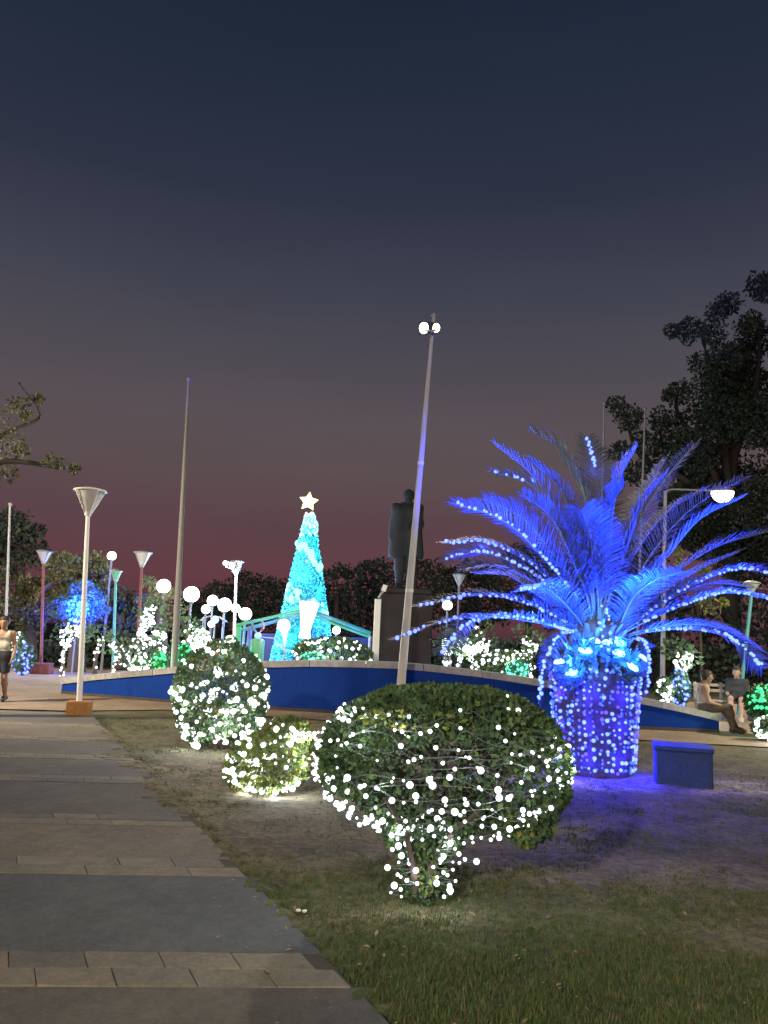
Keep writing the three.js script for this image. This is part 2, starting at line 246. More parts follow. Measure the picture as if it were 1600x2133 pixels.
// ---------------------------------------------------------------- low blue wall with its arched top
{
  const prof = [[-6.85, 0.34], [-6, 0.48], [-4.65, 0.66], [-3.8, 0.78], [-2.4, 0.93], [-1.39, 1.0], [-0.44, 1.035], [0.39, 1.045], [1.03, 1.02], [1.94, 0.96], [2.83, 0.87], [3.27, 0.81], [5.05, 0.58], [5.67, 0.48], [6.38, 0.34]];
  const top = (x) => { let k = 0; while (k < prof.length - 2 && x > prof[k + 1][0]) k++; return lerp(prof[k][1], prof[k + 1][1], (x - prof[k][0]) / (prof[k + 1][0] - prof[k][0])); };
  const zOf = (x) => -0.01643 * x * x + 0.18282 * x - 15.497;
  const wall = thing('low_wall', 'long low blue painted wall with pale coping, its top rising to a shallow arch', 'wall', V(-0.2, 0, zOf(-0.2)));
  const solid = (x0, x1, n, lo, hi, t0, t1) => { const pos = [], idx = []; for (let i = 0; i <= n; i++) { const x = lerp(x0, x1, i / n), z = zOf(x); pos.push(x, lo(x), z + t0, x, hi(x), z + t0, x, hi(x), z - t1, x, lo(x), z - t1); }
    for (let i = 0; i < n; i++) for (let k = 0; k < 4; k++) { const a = i * 4 + k, b = i * 4 + ((k + 1) % 4); idx.push(a, a + 4, b, b, a + 4, b + 4); } const e = n * 4; idx.push(0, 1, 2, 0, 2, 3, e, e + 2, e + 1, e, e + 3, e + 2);
    let g = new THREE.BufferGeometry(); g.setAttribute('position', new THREE.Float32BufferAttribute(pos, 3)); g.setIndex(idx); g = g.toNonIndexed(); g.computeVertexNormals(); const p = g.attributes.position, uv = new Float32Array(p.count * 2); for (let i = 0; i < p.count; i++) { uv[i * 2] = p.getX(i) / 2.3; uv[i * 2 + 1] = (p.getY(i) + p.getZ(i) * 0.5) / 2.3; } g.setAttribute('uv', new THREE.BufferAttribute(uv, 2)); return g; };
  part('painted_face', solid(-6.83, 6.36, 80, () => -0.05, (x) => top(x) - 0.12, 0, 0.34), new THREE.MeshPhysicalMaterial({ color: rgb(0.003, 0.042, 0.28), roughness: 0.7, specularIntensity: 0.3, map: paintTex, bumpMap: grainBump, bumpScale: 0.003 }), wall);
  part('plinth', solid(-6.82, 6.35, 80, () => -0.05, () => 0.075, 0.03, 0.3), std(rgb(0.09, 0.065, 0.05), 0.9, { map: grain }), wall);
  const copes = [paving(0.46, 0.45, 0.45), paving(0.43, 0.42, 0.42), paving(0.49, 0.48, 0.475)], n = 12;
  for (let i = 0; i < n; i++) part('coping_stone', solid(lerp(-6.87, 6.4, i / n) + 0.006, lerp(-6.87, 6.4, (i + 1) / n) - 0.006, 7, (x) => top(x) - 0.12, (x) => top(x), 0.035, 0.375), copes[(i * 7) % 3], wall);
}
// blue concrete block by the palm
{
  const a = G(1432, 1641), b = thing('concrete_block', 'blue painted concrete block seat on the lawn close behind the palm trunk', 'seat', a);
  const m = std(rgb(0.024, 0.056, 0.2), 0.8, { map: grain, bumpMap: grainBump, bumpScale: 0.004 });
  const g = bevelBox(0.62, 0.4, 0.5, 0.015); g.rotateY(-0.29); g.translate(a.x + 0.05, 0.19, a.z - 0.27); part('body', g, m, b);
  const t = bevelBox(0.65, 0.05, 0.53, 0.012); t.rotateY(-0.29); t.translate(a.x + 0.05, 0.412, a.z - 0.27); part('seat', t, std(rgb(0.026, 0.06, 0.2), 0.8, { map: grain }), b);
}

// ---------------------------------------------------------------- trimmed shrubs wound with string lights
const bulbGeo = [new THREE.IcosahedronGeometry(1, 1), new THREE.IcosahedronGeometry(1, 2)];
bulbGeo.forEach((g) => uvBy(g));
// lumps: [centre, rx, ry, rz]; the crown's skin
function crownPick(lumps, rnd, size, inner = 0.25, keep) {
  const w = lumps.map((l) => l[1] * l[2] + l[1] * l[3]), tot = w.reduce((a, b) => a + b);
  return () => {
    for (let tries = 0; ; tries++) {
      let k = 0, q = rnd() * tot; while (q > w[k] && k < w.length - 1) q -= w[k++];
      const [c, rx, ry, rz] = lumps[k], d = onBall(rnd), f = rnd() < inner ? 0.55 + 0.4 * rnd() : 0.93 + 0.1 * rnd() + 0.1 * noise.noise(d.x * 3 + k, d.y * 3, d.z * 3);
      const p = V(c.x + d.x * rx * f, c.y + d.y * ry * f, c.z + d.z * rz * f);
      if (tries < 12 && lumps.some((l, j) => j !== k && ((p.x - l[0].x) / l[1]) ** 2 + ((p.y - l[0].y) / l[2]) ** 2 + ((p.z - l[0].z) / l[3]) ** 2 < 0.6)) continue;
      if (keep && tries < 30 && !keep(p, d, rnd)) continue;
      return { p, n: V(d.x / rx, d.y / ry, d.z / rz).normalize(), s: size * (0.65 + 0.7 * rnd()) };
    }
  };
}
const skinAt = (l, d, out = 1.0) => V(l[0].x + d.x * l[1] * out, l[0].y + d.y * l[2] * out, l[0].z + d.z * l[3] * out);
function stringThing(label, base, bulbs, wires, wireMat, mat, group, geo = 0) {
  const s = thing('string_lights', label, 'string lights', base, group);
  if (wires.length) part('wire', join(wires.map((w) => sweep(w, 0.0018, 4))), wireMat, s);
  for (const b of bulbs) place('bulb', bulbGeo[geo], b.m || mat, s, b.p, b.r);
  return s;
}
{ // nearest shrub: a broad crown like a mushroom on a few short stems
  const d = 5.06, r = rng(101), base = G(880, 1885), k = pxm(d);
  const s = thing('trimmed_shrub', 'broad mushroom shaped dark green shrub nearest the camera on several short stems', 'shrub', base, 'trimmed shrubs on the lawn');
  const L = [[P(915, 1555, d), 232 * k, 112 * k, 0.56], [P(785, 1568, d - 0.05), 116 * k, 84 * k, 0.42], [P(1075, 1600, d - 0.05), 108 * k, 120 * k, 0.42], [P(1095, 1688, d - 0.2), 58 * k, 66 * k, 0.22], [P(745, 1610, d - 0.2), 72 * k, 48 * k, 0.25], [P(930, 1490, d), 190 * k, 60 * k, 0.5], [P(905, 1675, d), 120 * k, 68 * k, 0.32], [P(835, 1650, d), 90 * k, 60 * k, 0.3], [P(885, 1735, d), 82 * k, 52 * k, 0.22]];
  const open = P(930, 1640, d - 0.45);
  const keep = (p, dd, rn) => { const hole = Math.hypot((p.x - open.x) / 0.42, (p.y - open.y) / 0.24); return !(p.z > open.z - 0.25 && hole < 1 && rn() < 0.72) && !(dd.y < -0.55 && rn() < 0.55); };
  part('foliage', leaves(17500, crownPick(L, r, 0.042, 0.28, keep), r), M.shrub, s);
  part('young_leaves', leaves(420, () => { const q = r(); const c = q < 0.5 ? [P(1098, 1700, d - 0.32), 0.1, 0.17] : q < 0.75 ? [P(890, 1815, d - 0.1), 0.05, 0.13] : [P(860, 1500, d - 0.5), 0.3, 0.05]; const dd = onBall(r); return { p: V(c[0].x + dd.x * c[1], c[0].y + dd.y * c[2], c[0].z + dd.z * 0.06), n: dd, s: 0.036 * (0.7 + 0.6 * r()) }; }, r), M.lime, s);
  part('foliage', leaves(2800, () => { const q = r(), st = q < 0.3 ? [880, 1800, 62, 60] : q < 0.7 ? [895, 1745, 88, 45] : [890, 1850, 60, 34], dd = onBall(r), c = P(st[0] + dd.x * st[2] * 0.8, st[1] - dd.y * st[3], d); c.z += dd.z * 0.1; return { p: c, n: dd, s: 0.034 * (0.7 + 0.6 * r()) }; }, r), M.shrub, s);
  const stems = [[[868, 1890], [862, 1820], [845, 1740], [800, 1660]], [[882, 1890], [888, 1800], [880, 1700], [890, 1600]], [[900, 1888], [918, 1810], [935, 1740], [985, 1650], [1050, 1610]], [[890, 1888], [905, 1780], [960, 1720], [1010, 1680]], [[875, 1888], [850, 1790], [850, 1690], [760, 1620]]];
  stems.forEach((st, i) => { const pts = st.map(([x, y], j) => P(x, y, d + (j === 0 ? 0 : (i % 3 - 1) * 0.12 * j))); pts[0].y = -0.03; part('stem', sweep(curve(pts, 18), (t) => lerp(0.03, 0.009, t), 7), M.wood, s); });
  const twig = []; for (let i = 0; i < 90; i++) { const a = P(lerp(780, 1040, r()), lerp(1580, 1690, r()), d + (r() - 0.5) * 0.5), dd = onBall(r); dd.y = Math.abs(dd.y); twig.push(sweep([a, a.clone().addScaledVector(dd, 0.12), a.clone().addScaledVector(dd, 0.22).add(V(0, 0.05, 0))], (t) => 0.006 - 0.004 * t, 4)); }
  part('twig', join(twig), M.wood, s).userData.kind = 'stuff';
  // loops of lights round the crown, most of them on the near side
  const bulbs = [], wires = [], add = (p, big) => bulbs.push({ p, r: 0.0065 + (big ? 0.013 : 0.005) * Math.pow(r(), 1.3) });
  const C = [P(918, 1582, d), 250 * k, 146 * k, 0.66];
  for (const [cx, y0, y1, n] of [[838, 1700, 1870, 26], [930, 1690, 1872, 32], [880, 1690, 1740, 10], [965, 1790, 1800, 3]]) { const w = []; for (let j = 0; j < n; j++) { const p = P(cx + (r() - 0.5) * 46 + (j % 2 ? 8 : -8), lerp(y0, y1, (j + r() * 0.8) / n), d - 0.12 - 0.08 * r()); w.push(p); add(p, r() < 0.6); } wires.push(curve(w, 80)); }
  for (const [x, y] of [[775, 1705], [785, 1712], [797, 1710], [820, 1700], [1040, 1745], [1060, 1742], [1090, 1748], [1170, 1640], [1178, 1660], [1150, 1690]]) add(P(x, y, d - 0.25), r() < 0.7);
  for (let i = 0; i < 17; i++) {
    const lat = lerp(0.66, -0.8, i / 16), tilt = (r() - 0.5) * 0.35, w = [], n = 17 + Math.floor(r() * 8), rag = 0.1;
    for (let j = 0; j <= n; j++) { const a = lerp(-0.15, Math.PI + 0.15, j / n) + (r() - 0.5) * 0.12, y = clamp(lat + tilt * Math.cos(a) + (r() - 0.5) * rag * 2, -0.97, 0.95), rr = Math.sqrt(1 - y * y), p = skinAt(C, V(Math.cos(a) * rr, y, Math.sin(a) * rr), 1.03 + (r() - 0.5) * 0.06); w.push(p); if (r() < (lat > 0.45 ? 0.4 : 0.9)) add(p, r() < 0.42); }
    wires.push(curve(w, 60));
  }
  const fair = bulbs.slice(0, 300), t = stringThing('white string lights looped round the broad nearest shrub and its stems', base, fair, wires, M.wire, M.bulb, 'string lights on the trimmed shrubs', 1);
  if (bulbs.length > 300) part('bulbs', join(bulbs.slice(300).map((b) => ball(b.r, b.p, 2))), M.bulb, t).userData.kind = 'stuff';
  for (let i = 4; i < fair.length; i += 17) point(t, fair[i].p.clone().add(V((r() - 0.5) * 0.02, 0.01, 0.05)), WHITE, 0.085, 0.7);
}
function roundShrub(opt) {
  const { d, lumps, base, n, size, mat, seed, label, light, loops, per: perLoop, extra = [], big = 0.5, I = 0.2, step = 14, bulbR = 0.013, tint } = opt, r = rng(seed);
  const s = thing('trimmed_shrub', label, 'shrub', base, 'trimmed shrubs on the lawn');
  const core = lumps[0];
  const pick = crownPick(lumps, r, size, 0.25);
  part('foliage', leaves(n, pick, r), mat, s);
  if (tint) part('young_leaves', leaves(Math.floor(n * 0.12), () => { const q = pick(); q.p.x -= q.n.x * 0.01; return q; }, r), tint, s);
  for (let i = 0; i < 3; i++) { const top = core[0].clone().add(V((r() - 0.5) * core[1], -core[2] * 0.3, (r() - 0.5) * 0.2)), b = base.clone().add(V((i - 1) * 0.05, -0.03, 0)); part('stem', sweep(curve([b, b.clone().lerp(top, 0.5).add(V((r() - 0.5) * 0.05, 0, 0)), top], 8), (t) => lerp(0.03, 0.012, t), 6), M.wood, s); }
  const bulbs = [], wires = [];
  for (let i = 0; i < loops; i++) {
    const L = lumps[i % lumps.length], lat = lerp(0.85, -0.9, (i + 0.5) / loops), tilt = (r() - 0.5) * 0.5, w = [];
    for (let j = 0; j <= perLoop; j++) { const a = lerp(-0.2, Math.PI + 0.2, j / perLoop) + (r() - 0.5) * 0.2, y = clamp(lat + tilt * Math.cos(a) + (r() - 0.5) * 0.22, -0.98, 0.97), rr = Math.sqrt(1 - y * y), p = skinAt(L, V(Math.cos(a) * rr, y, Math.sin(a) * rr), 1.03); w.push(p); if (r() < 0.82) { const cl = r() < big ? 1 : 0; bulbs.push({ p, r: bulbR * (cl ? 0.75 + 0.7 * r() : 0.45 + 0.4 * r()) }); if (cl && r() < 0.55) bulbs.push({ p: p.clone().add(V((r() - 0.5) * 0.05, (r() - 0.5) * 0.03, 0.01)), r: bulbR * (0.8 + 0.4 * r()) }); } }
    wires.push(curve(w, 40));
  }
  for (const [x, y, m] of extra) bulbs.push({ p: P(x, y, d - 0.2), r: bulbR * m });
  const t = stringThing(light, base, bulbs, wires, M.wire, M.bulb, 'string lights on the trimmed shrubs');
  for (let i = 3; i < bulbs.length; i += step) point(t, bulbs[i].p.clone().add(V(0, 0, 0.06)), WHITE, I, 1);
}
{ const d = 8.12, k = pxm(d), b = G(570, 1652); roundShrub({ d, base: b, n: 4200, size: 0.05, mat: M.lime, seed: 111, tint: M.shrub, lumps: [[P(562, 1588, d), 84 * k, 58 * k, 0.36], [P(600, 1545, d + 0.15), 55 * k, 50 * k, 0.3], [P(505, 1600, d), 36 * k, 40 * k, 0.2]], loops: 10, per: 11, big: 0.6, bulbR: 0.021, I: 0.32, label: 'small squat lime green shrub between the tall round shrub and the broad one', light: 'white string lights tangled over the small lime green shrub', extra: [[530, 1645, 1.5], [545, 1648, 1.5], [560, 1642, 1.2], [575, 1650, 1.3], [590, 1645, 1.2], [600, 1640, 1.1], [610, 1640, 1]] }); }
{ const d = 10.74, k = pxm(d), b = G(455, 1562); roundShrub({ d, base: b, n: 6500, size: 0.06, mat: M.shrub, tint: M.lime, seed: 121, lumps: [[P(460, 1440, d), 95 * k, 98 * k, 0.55], [P(430, 1470, d), 62 * k, 75 * k, 0.45], [P(495, 1470, d - 0.05), 58 * k, 70 * k, 0.4]], loops: 16, per: 13, big: 0.55, bulbR: 0.027, I: 0.36, label: 'tall round clipped shrub before the blue wall, left of the lime one', light: 'white string lights wrapped in rows round the tall round shrub', extra: [[403, 1515, 1], [404, 1525, 1], [402, 1535, 0.9], [406, 1550, 1.9], [411, 1554, 1.5], [445, 1520, 1.6], [455, 1535, 1.7], [468, 1528, 1.8], [470, 1545, 1.2], [500, 1512, 1.2], [515, 1515, 1.1], [520, 1538, 1], [535, 1530, 1], [545, 1500, 1.3]] }); }

function floodHead(L, name, p, dir, w, h, lensMat) {
  const q = new THREE.Quaternion().setFromUnitVectors(V(0, 0, 1), dir.clone().normalize()), turn = (g) => g.applyQuaternion(q).translate(p.x, p.y, p.z);
  const f = new THREE.Group(); f.name = name; f.position.copy(p).sub(L.position); L.add(f);
  part('housing', turn(bevelBox(w, h, 0.09, 0.015)), M.black, f);
  part('lens', turn(new THREE.SphereGeometry(0.5, 16, 8, 0, Math.PI * 2, 0, Math.PI / 2).rotateX(Math.PI / 2).scale(w * 0.9, h * 0.9, 0.1).translate(0, 0, 0.046)), lensMat, f);
  return f;
}
// ---------------------------------------------------------------- palm
{
  const r = rng(202), C = V(2.73, 0, -10.1), d = 10.1;
  const palm = thing('palm_tree', 'squat palm with a thick trunk and arching fronds washed in blue light', 'palm tree', C);
  { // trunk with the scars of cut leaves in a spiral
    const n = 64, m = 60, pos = [], uv = [], idx = [], H = 1.34;
    for (let j = 0; j <= m; j++) for (let i = 0; i <= n; i++) { const a = (i / n) * Math.PI * 2, y = (j / m) * H, t = j / m, sp = a * 8 / (2 * Math.PI), row = y / 0.11; const q = Math.abs((((sp + row * 0.5) % 1) + 1) % 1 - 0.5) + Math.abs((((row) % 1) + 1) % 1 - 0.5); const rr = lerp(0.445, 0.54, Math.pow(t, 1.3)) + (0.5 - q) * 0.03 + noise.noise(a * 3, y * 5, 1) * 0.012 - (t > 0.93 ? (t - 0.93) * 2 : 0); pos.push(C.x + Math.cos(a) * rr, y - 0.03, C.z + Math.sin(a) * rr); uv.push(a * 0.5, y); }
    for (let j = 0; j < m; j++) for (let i = 0; i < n; i++) { const a = j * (n + 1) + i; idx.push(a, a + n + 1, a + 1, a + 1, a + n + 1, a + n + 2); }
    const g = new THREE.BufferGeometry(); g.setAttribute('position', new THREE.Float32BufferAttribute(pos, 3)); g.setAttribute('uv', new THREE.Float32BufferAttribute(uv, 2)); g.setIndex(idx); g.computeVertexNormals();
    part('trunk', g, std(rgb(0.09, 0.066, 0.07), 1, { map: grain }), palm);
  }
  // stumps of cut leaf stalks round the head of the trunk
  const stub = std(rgb(0.18, 0.2, 0.15), 0.85);
  for (let i = 0; i < 54; i++) { const a = i * 2.39996, t = i / 54, y = 1.16 + t * 0.55, rr = lerp(0.5, 0.2, t), b = V(C.x + Math.cos(a) * rr, y, C.z + Math.sin(a) * rr), e = b.clone().add(V(Math.cos(a) * 0.14, 0.16 + 0.05 * r(), Math.sin(a) * 0.14)); part('stalk_stump', sweep([b, b.clone().lerp(e, 0.6), e], (q) => lerp(0.045, 0.028, q), 6, 0.6), stub, palm); }
  const hub = new THREE.SphereGeometry(0.36, 16, 10); hub.scale(1, 1.2, 1); hub.translate(C.x, 1.45, C.z); part('crown_heart', hub, stub, palm);
  // fronds: pixels of the stalk from the heart outwards, depth of the tip, leaflet length, strung with lights or not
  const F = [
    [[1205, 1322], [1080, 1290], [950, 1290], [818, 1333], 0.9, 0.3, 1], [[1200, 1312], [1110, 1262], [1000, 1240], [868, 1264], 0.5, 0.36, 1], [[1190, 1270], [1100, 1190], [1000, 1150], [925, 1166], -0.6, 0.34, 1], [[1205, 1280], [1110, 1178], [1010, 1130], [922, 1132], -0.2, 0.36, 1],
    [[1210, 1265], [1140, 1170], [1050, 1085], [943, 1047], 0.35, 0.4, 1], [[1225, 1240], [1170, 1110], [1105, 1010], [1024, 983], -0.5, 0.36, 2], [[1232, 1240], [1185, 1110], [1120, 1000], [1030, 925], 0.15, 0.36, 0], [[1243, 1215], [1225, 1060], [1175, 945], [1108, 898], -0.55, 0.46, 0],
    [[1258, 1210], [1255, 1080], [1240, 980], [1222, 913], -0.8, 0.4, 2], [[1268, 1210], [1275, 1080], [1295, 990], [1325, 935], 0.25, 0.46, 0], [[1280, 1230], [1330, 1090], [1380, 1005], [1446, 925], -0.4, 0.34, 0], [[1292, 1270], [1360, 1150], [1440, 1060], [1546, 998], 0.1, 0.42, 0],
    [[1295, 1275], [1390, 1160], [1460, 1080], [1548, 1036], 0.7, 0.4, 0], [[1305, 1285], [1400, 1200], [1490, 1140], [1604, 1106], -0.5, 0.42, 0], [[1320, 1300], [1430, 1225], [1540, 1186], [1640, 1205], -0.2, 0.34, 1], [[1325, 1305], [1420, 1262], [1510, 1235], [1625, 1252], 0.6, 0.38, 1],
    [[1330, 1320], [1430, 1310], [1520, 1330], [1588, 1392], 0.9, 0.3, 1], [[1220, 1320], [1165, 1325], [1133, 1385], [1122, 1466], 0.95, 0.14, 1], [[1325, 1330], [1345, 1345], [1350, 1400], [1346, 1446], 0.7, 0.12, 1], [[1215, 1305], [1170, 1250], [1130, 1222], [1085, 1232], 1.5, 0.3, 2],
    [[1285, 1310], [1320, 1245], [1365, 1208], [1420, 1190], 1.4, 0.3, 0], [[1247, 1255], [1238, 1180], [1228, 1110], [1212, 1062], 0.35, 0.46, 0], [[1200, 1322], [1080, 1285], [975, 1300], [918, 1365], 1.25, 0.3, 1], [[1330, 1315], [1440, 1300], [1510, 1312], [1580, 1352], 0.2, 0.34, 0],
    [[1210, 1300], [1120, 1240], [1060, 1200], [990, 1195], -0.7, 0.36, 0], [[1270, 1240], [1310, 1130], [1340, 1050], [1390, 985], 0.05, 0.4, 0], [[1300, 1290], [1390, 1230], [1450, 1190], [1540, 1150], -0.7, 0.38, 0], [[1225, 1250], [1190, 1160], [1150, 1080], [1090, 1030], 0.1, 0.4, 0], [[1255, 1230], [1262, 1130], [1272, 1060], [1300, 1010], 0.15, 0.42, 0], [[1235, 1225], [1200, 1090], [1160, 1010], [1105, 960], 0.15, 0.4, 0], [[1285, 1225], [1345, 1120], [1400, 1060], [1470, 1020], -0.5, 0.4, 0], [[1205, 1290], [1120, 1220], [1030, 1180], [960, 1185], 0.2, 0.38, 0], [[1310, 1300], [1410, 1240], [1480, 1215], [1570, 1225], -0.4, 0.38, 0], [[1220, 1255], [1150, 1150], [1090, 1080], [1010, 1040], -0.2, 0.4, 0], [[1250, 1215], [1235, 1100], [1205, 1010], [1165, 950], -0.3, 0.44, 0], [[1275, 1215], [1310, 1100], [1345, 1030], [1385, 960], -0.2, 0.42, 0],
  ];
  const beads = [];
  F.forEach((f, i) => {
    const dz = f[4], pts = f.slice(0, 4).map(([x, y], j) => P(x, y, d - (j === 0 ? 0.12 * Math.sign(dz) : dz * [0, 0.33, 0.68, 1][j])));
    const heart = V(C.x, 1.5, C.z).lerp(pts[0], 0.35); const line = curve([heart, ...pts], 48), fr = new THREE.Group(); fr.name = 'frond'; fr.position.copy(heart).sub(palm.position); palm.add(fr);
    part('stalk', sweep(line, (t) => lerp(0.024, 0.0035, Math.pow(t, 0.7)), 6, 0.75), M.rachis, fr);
    const out = pts[3].clone().sub(heart).setY(0).normalize(), pos = [], idx = [], uv = [], Lm = f[5] * 1.12, N = 64, tan = V(), nor = V(), sid = V(), twist = (r() - 0.5) * 0.7;
    for (let s = 0; s < N; s++) {
      const t = 0.27 + (0.725 * s) / (N - 1), q = t * 48, a = Math.floor(q), p = line[a].clone().lerp(line[Math.min(48, a + 1)], q - a);
      tan.copy(line[Math.min(48, a + 2)]).sub(line[Math.max(0, a - 1)]).normalize();
      nor.set(-out.x * 0.55, 0.85, -out.z * 0.55).addScaledVector(tan, -nor.dot(tan)).normalize(); sid.crossVectors(tan, nor).normalize(); nor.crossVectors(sid, tan);
      nor.applyAxisAngle(tan, twist); sid.applyAxisAngle(tan, twist);
      const L = 1.08 * Lm * Math.pow(Math.sin(Math.PI * clamp(0.05 + t * 0.88, 0, 1)), 0.6) * (0.9 + 0.2 * r());
      for (const w of [-1, 1]) {
        const fw = lerp(0.45, 0.95, t) + (r() - 0.5) * 0.16, dir = sid.clone().multiplyScalar(w).addScaledVector(tan, fw).addScaledVector(nor, 0.34 + (r() - 0.5) * 0.25).normalize(), half = 0.0105, k = pos.length / 3;
        const mid = p.clone().addScaledVector(dir, L * 0.5), tip = p.clone().addScaledVector(dir, L).add(V(0, -0.16 * L, 0)), wv = tan.clone().multiplyScalar(half);
        for (const [c, m] of [[p, 0.7], [mid, 1]]) { pos.push(c.x - wv.x * m, c.y - wv.y * m, c.z - wv.z * m, c.x + wv.x * m, c.y + wv.y * m, c.z + wv.z * m); } pos.push(tip.x, tip.y, tip.z);
        idx.push(k, k + 1, k + 2, k + 1, k + 3, k + 2, k + 2, k + 3, k + 4); const ua = r(), ub = r(); for (let z = 0; z < 5; z++) uv.push(ua, ub);
      }
    }
    const g = new THREE.BufferGeometry(); g.setAttribute('position', new THREE.Float32BufferAttribute(pos, 3)); g.setAttribute('uv', new THREE.Float32BufferAttribute(uv, 2)); g.setIndex(idx); g.computeVertexNormals();
    part('leaflets', g, M.frond, fr).userData.kind = 'stuff';
    if (f[6]) beads.push([line, f[6]]);
  });
  // lights: strings of beads on the fronds, and rows down the trunk
  const s = thing('string_lights', 'blue white string lights running down the palm trunk and along its fronds', 'string lights', C);
  const wires = [];
  for (const [line, kind] of beads) { const set = [], n = 34; for (let j = 0; j < n; j++) { const t = kind === 2 ? lerp(0.78, 1, j / n) : lerp(0.3, 1, j / n); if (r() < (kind === 2 ? 0.7 : 0.18)) continue; const q = t * 48, a = Math.floor(q), p = line[a].clone().lerp(line[Math.min(48, a + 1)], q - a).add(V((r() - 0.5) * 0.03, 0.012 + (r() - 0.5) * 0.03, 0.03)); set.push(ball(0.02 * (0.7 + 0.6 * r()), p, 1)); } part('bulb_string', join(set), M.bulbIce, s).userData.kind = 'stuff'; wires.push(line.slice(8).map((p) => p.clone().add(V(0, 0.012, 0.028)))); }
  const surf = (a, y) => { const rr = lerp(0.445, 0.54, Math.pow(y / 1.34, 1.3)) + 0.035; return V(C.x + Math.cos(a) * rr, y, C.z + Math.sin(a) * rr); };
  const cols = 23, mats = [M.bulbIce, M.bulbIce, M.bulbIce, M.bulbBlue, M.bulbViolet]; let count = 0;
  for (let i = 0; i < cols; i++) { const a0 = lerp(-0.12, Math.PI + 0.12, i / (cols - 1)), w = [], ph = r() * 6; for (let j = 0; j < 15 && count < 300; j++) { const y = lerp(1.28, 0.04, (j + r() * 0.75) / 15), a = a0 + Math.sin(y * 4 + ph) * 0.05 + (r() - 0.5) * 0.05, p = surf(a, y); w.push(p); if (r() < 0.86) { place('bulb', bulbGeo[0], mats[Math.floor(r() * 5)], s, p, 0.018 * (0.7 + 0.75 * r())); count++; } } if (w.length > 2) wires.push(curve(w, 30)); }
  for (let i = 0; i < 14; i++) place('bulb', bulbGeo[0], M.bulbIce, s, P(1262 + (r() - 0.5) * 26, 1262 + i * 7, 9.3 + 0.1 * r()), 0.018 * (0.8 + 0.5 * r()));
  { const more = []; for (let i = 0; i < 170; i++) more.push(ball(0.0115 * (0.7 + 0.7 * r()), surf(lerp(0.02, Math.PI - 0.02, (Math.floor(r() * 22) + 0.5) / 22) + (r() - 0.5) * 0.04, lerp(0.05, 1.26, r())), 1)); part('bulbs', join(more), M.bulbBlue, s).userData.kind = 'stuff'; }
  part('wire', join(wires.map((w) => sweep(w, 0.003, 4))), M.greenWire, s);
  for (let i = 0; i < 12; i++) point(s, surf(lerp(0.15, Math.PI - 0.15, (i % 4) / 3), 0.2 + Math.floor(i / 4) * 0.38).add(V(0, 0, 0.1)), new THREE.Color(0.02, 0.012, 1), 1.7, 1.5);
  for (const [line] of beads) point(s, line[36].clone().add(V(0, 0.03, 0.12)), new THREE.Color(0.02, 0.05, 1), 0.35, 1);
  // floodlights strapped to the head of the trunk, turned up into the fronds
  const spots = [[1190, 1408, 9.45, [1120, 1140], 'lower left'], [1218, 1362, 9.5, [1215, 1000], 'upper left'], [1288, 1368, 9.5, [1300, 1000], 'upper right'], [1312, 1396, 9.45, [1430, 1150], 'lower right']];
  spots.forEach(([x, y, dd, aim, word], i) => {
    const p = P(x, y, dd), f = thing('floodlight', 'small blue floodlight strapped to the palm trunk, ' + word + ' of four', 'floodlight', p, 'floodlights on the palm trunk'), to = P(aim[0], aim[1], d - 0.1), dir = to.clone().sub(p).normalize();
    floodHead(f, 'lamp_head', p, dir.clone().lerp(V(0, 0, 1), 0.45), 0.19, 0.16, M.lampBlue); floodHead(f, 'lamp_head', p.clone().add(V(i % 2 ? 0.13 : -0.12, 0.1, -0.06)), dir.clone().lerp(V(0, 0, 1), 0.3), 0.15, 0.17, M.lampBlue);
    part('bracket', sweep([p.clone().add(V(0, 0, -0.03)), p.clone().add(V(0, -0.03, -0.12)), V(lerp(p.x, C.x, 0.2), p.y - 0.08, p.z - 0.2)], 0.012, 5), M.grey, f);
    part('leaf_tuft', leaves(130, () => { const q = onBall(r), w = 0.11 + 0.1 * r(); return { p: p.clone().add(V(q.x * w, 0.03 + q.y * w, Math.abs(q.z) * 0.1 - 0.03)), n: V(q.x, q.y + 0.5, q.z), s: 0.09 * (0.6 + 0.8 * r()) }; }, r), M.frond, f).userData.kind = 'stuff';  // leaf tufts added to break the lamp glow into irregular patches
    spot(f, p.clone().addScaledVector(dir, 0.1).add(V(0, 0, 0.05)), to, new THREE.Color(0.007, 0.1, 1), i === 1 || i === 2 ? 170 : 130, 1.0, 2);
    spot(f, p.clone().add(V(0, 0.12, 0.36)), V(lerp(p.x, C.x, 0.25), p.y + 0.12, C.z), AZURE, 9, 0.75, 3);  // added unseen lamp turned back, brightens stumps and leaf tufts
  });
  // added unseen lawn floods to brighten the crown: behind shrub, behind block, out of view
  for (const [p, to, I, word] of [[V(0.95, 0.14, -7.95), V(2.65, 3.6, -10.2), 1700, 'behind the broad shrub'], [V(3.62, 0.14, -10.15), V(3.1, 3.8, -10.3), 600, 'behind the blue block'], [V(5.3, 0.14, -8.1), V(2.95, 3.7, -10.2), 1700, 'beyond the picture']]) { const f = thing('floodlight', 'added unseen blue spiked floodlight in the lawn ' + word + ', aimed at the palm', 'floodlight', V(p.x, 0, p.z)), dir = to.clone().sub(p).normalize(); floodHead(f, 'floodlight', p, dir, 0.22, 0.16, M.lampBlue); part('spike', cyl(V(p.x, -0.05, p.z), p, 0.012, 0.015, 6), M.grey, f); spot(f, p.clone().addScaledVector(dir, 0.14), to, BLUE, I, 0.52, 2, 0.5); }
}

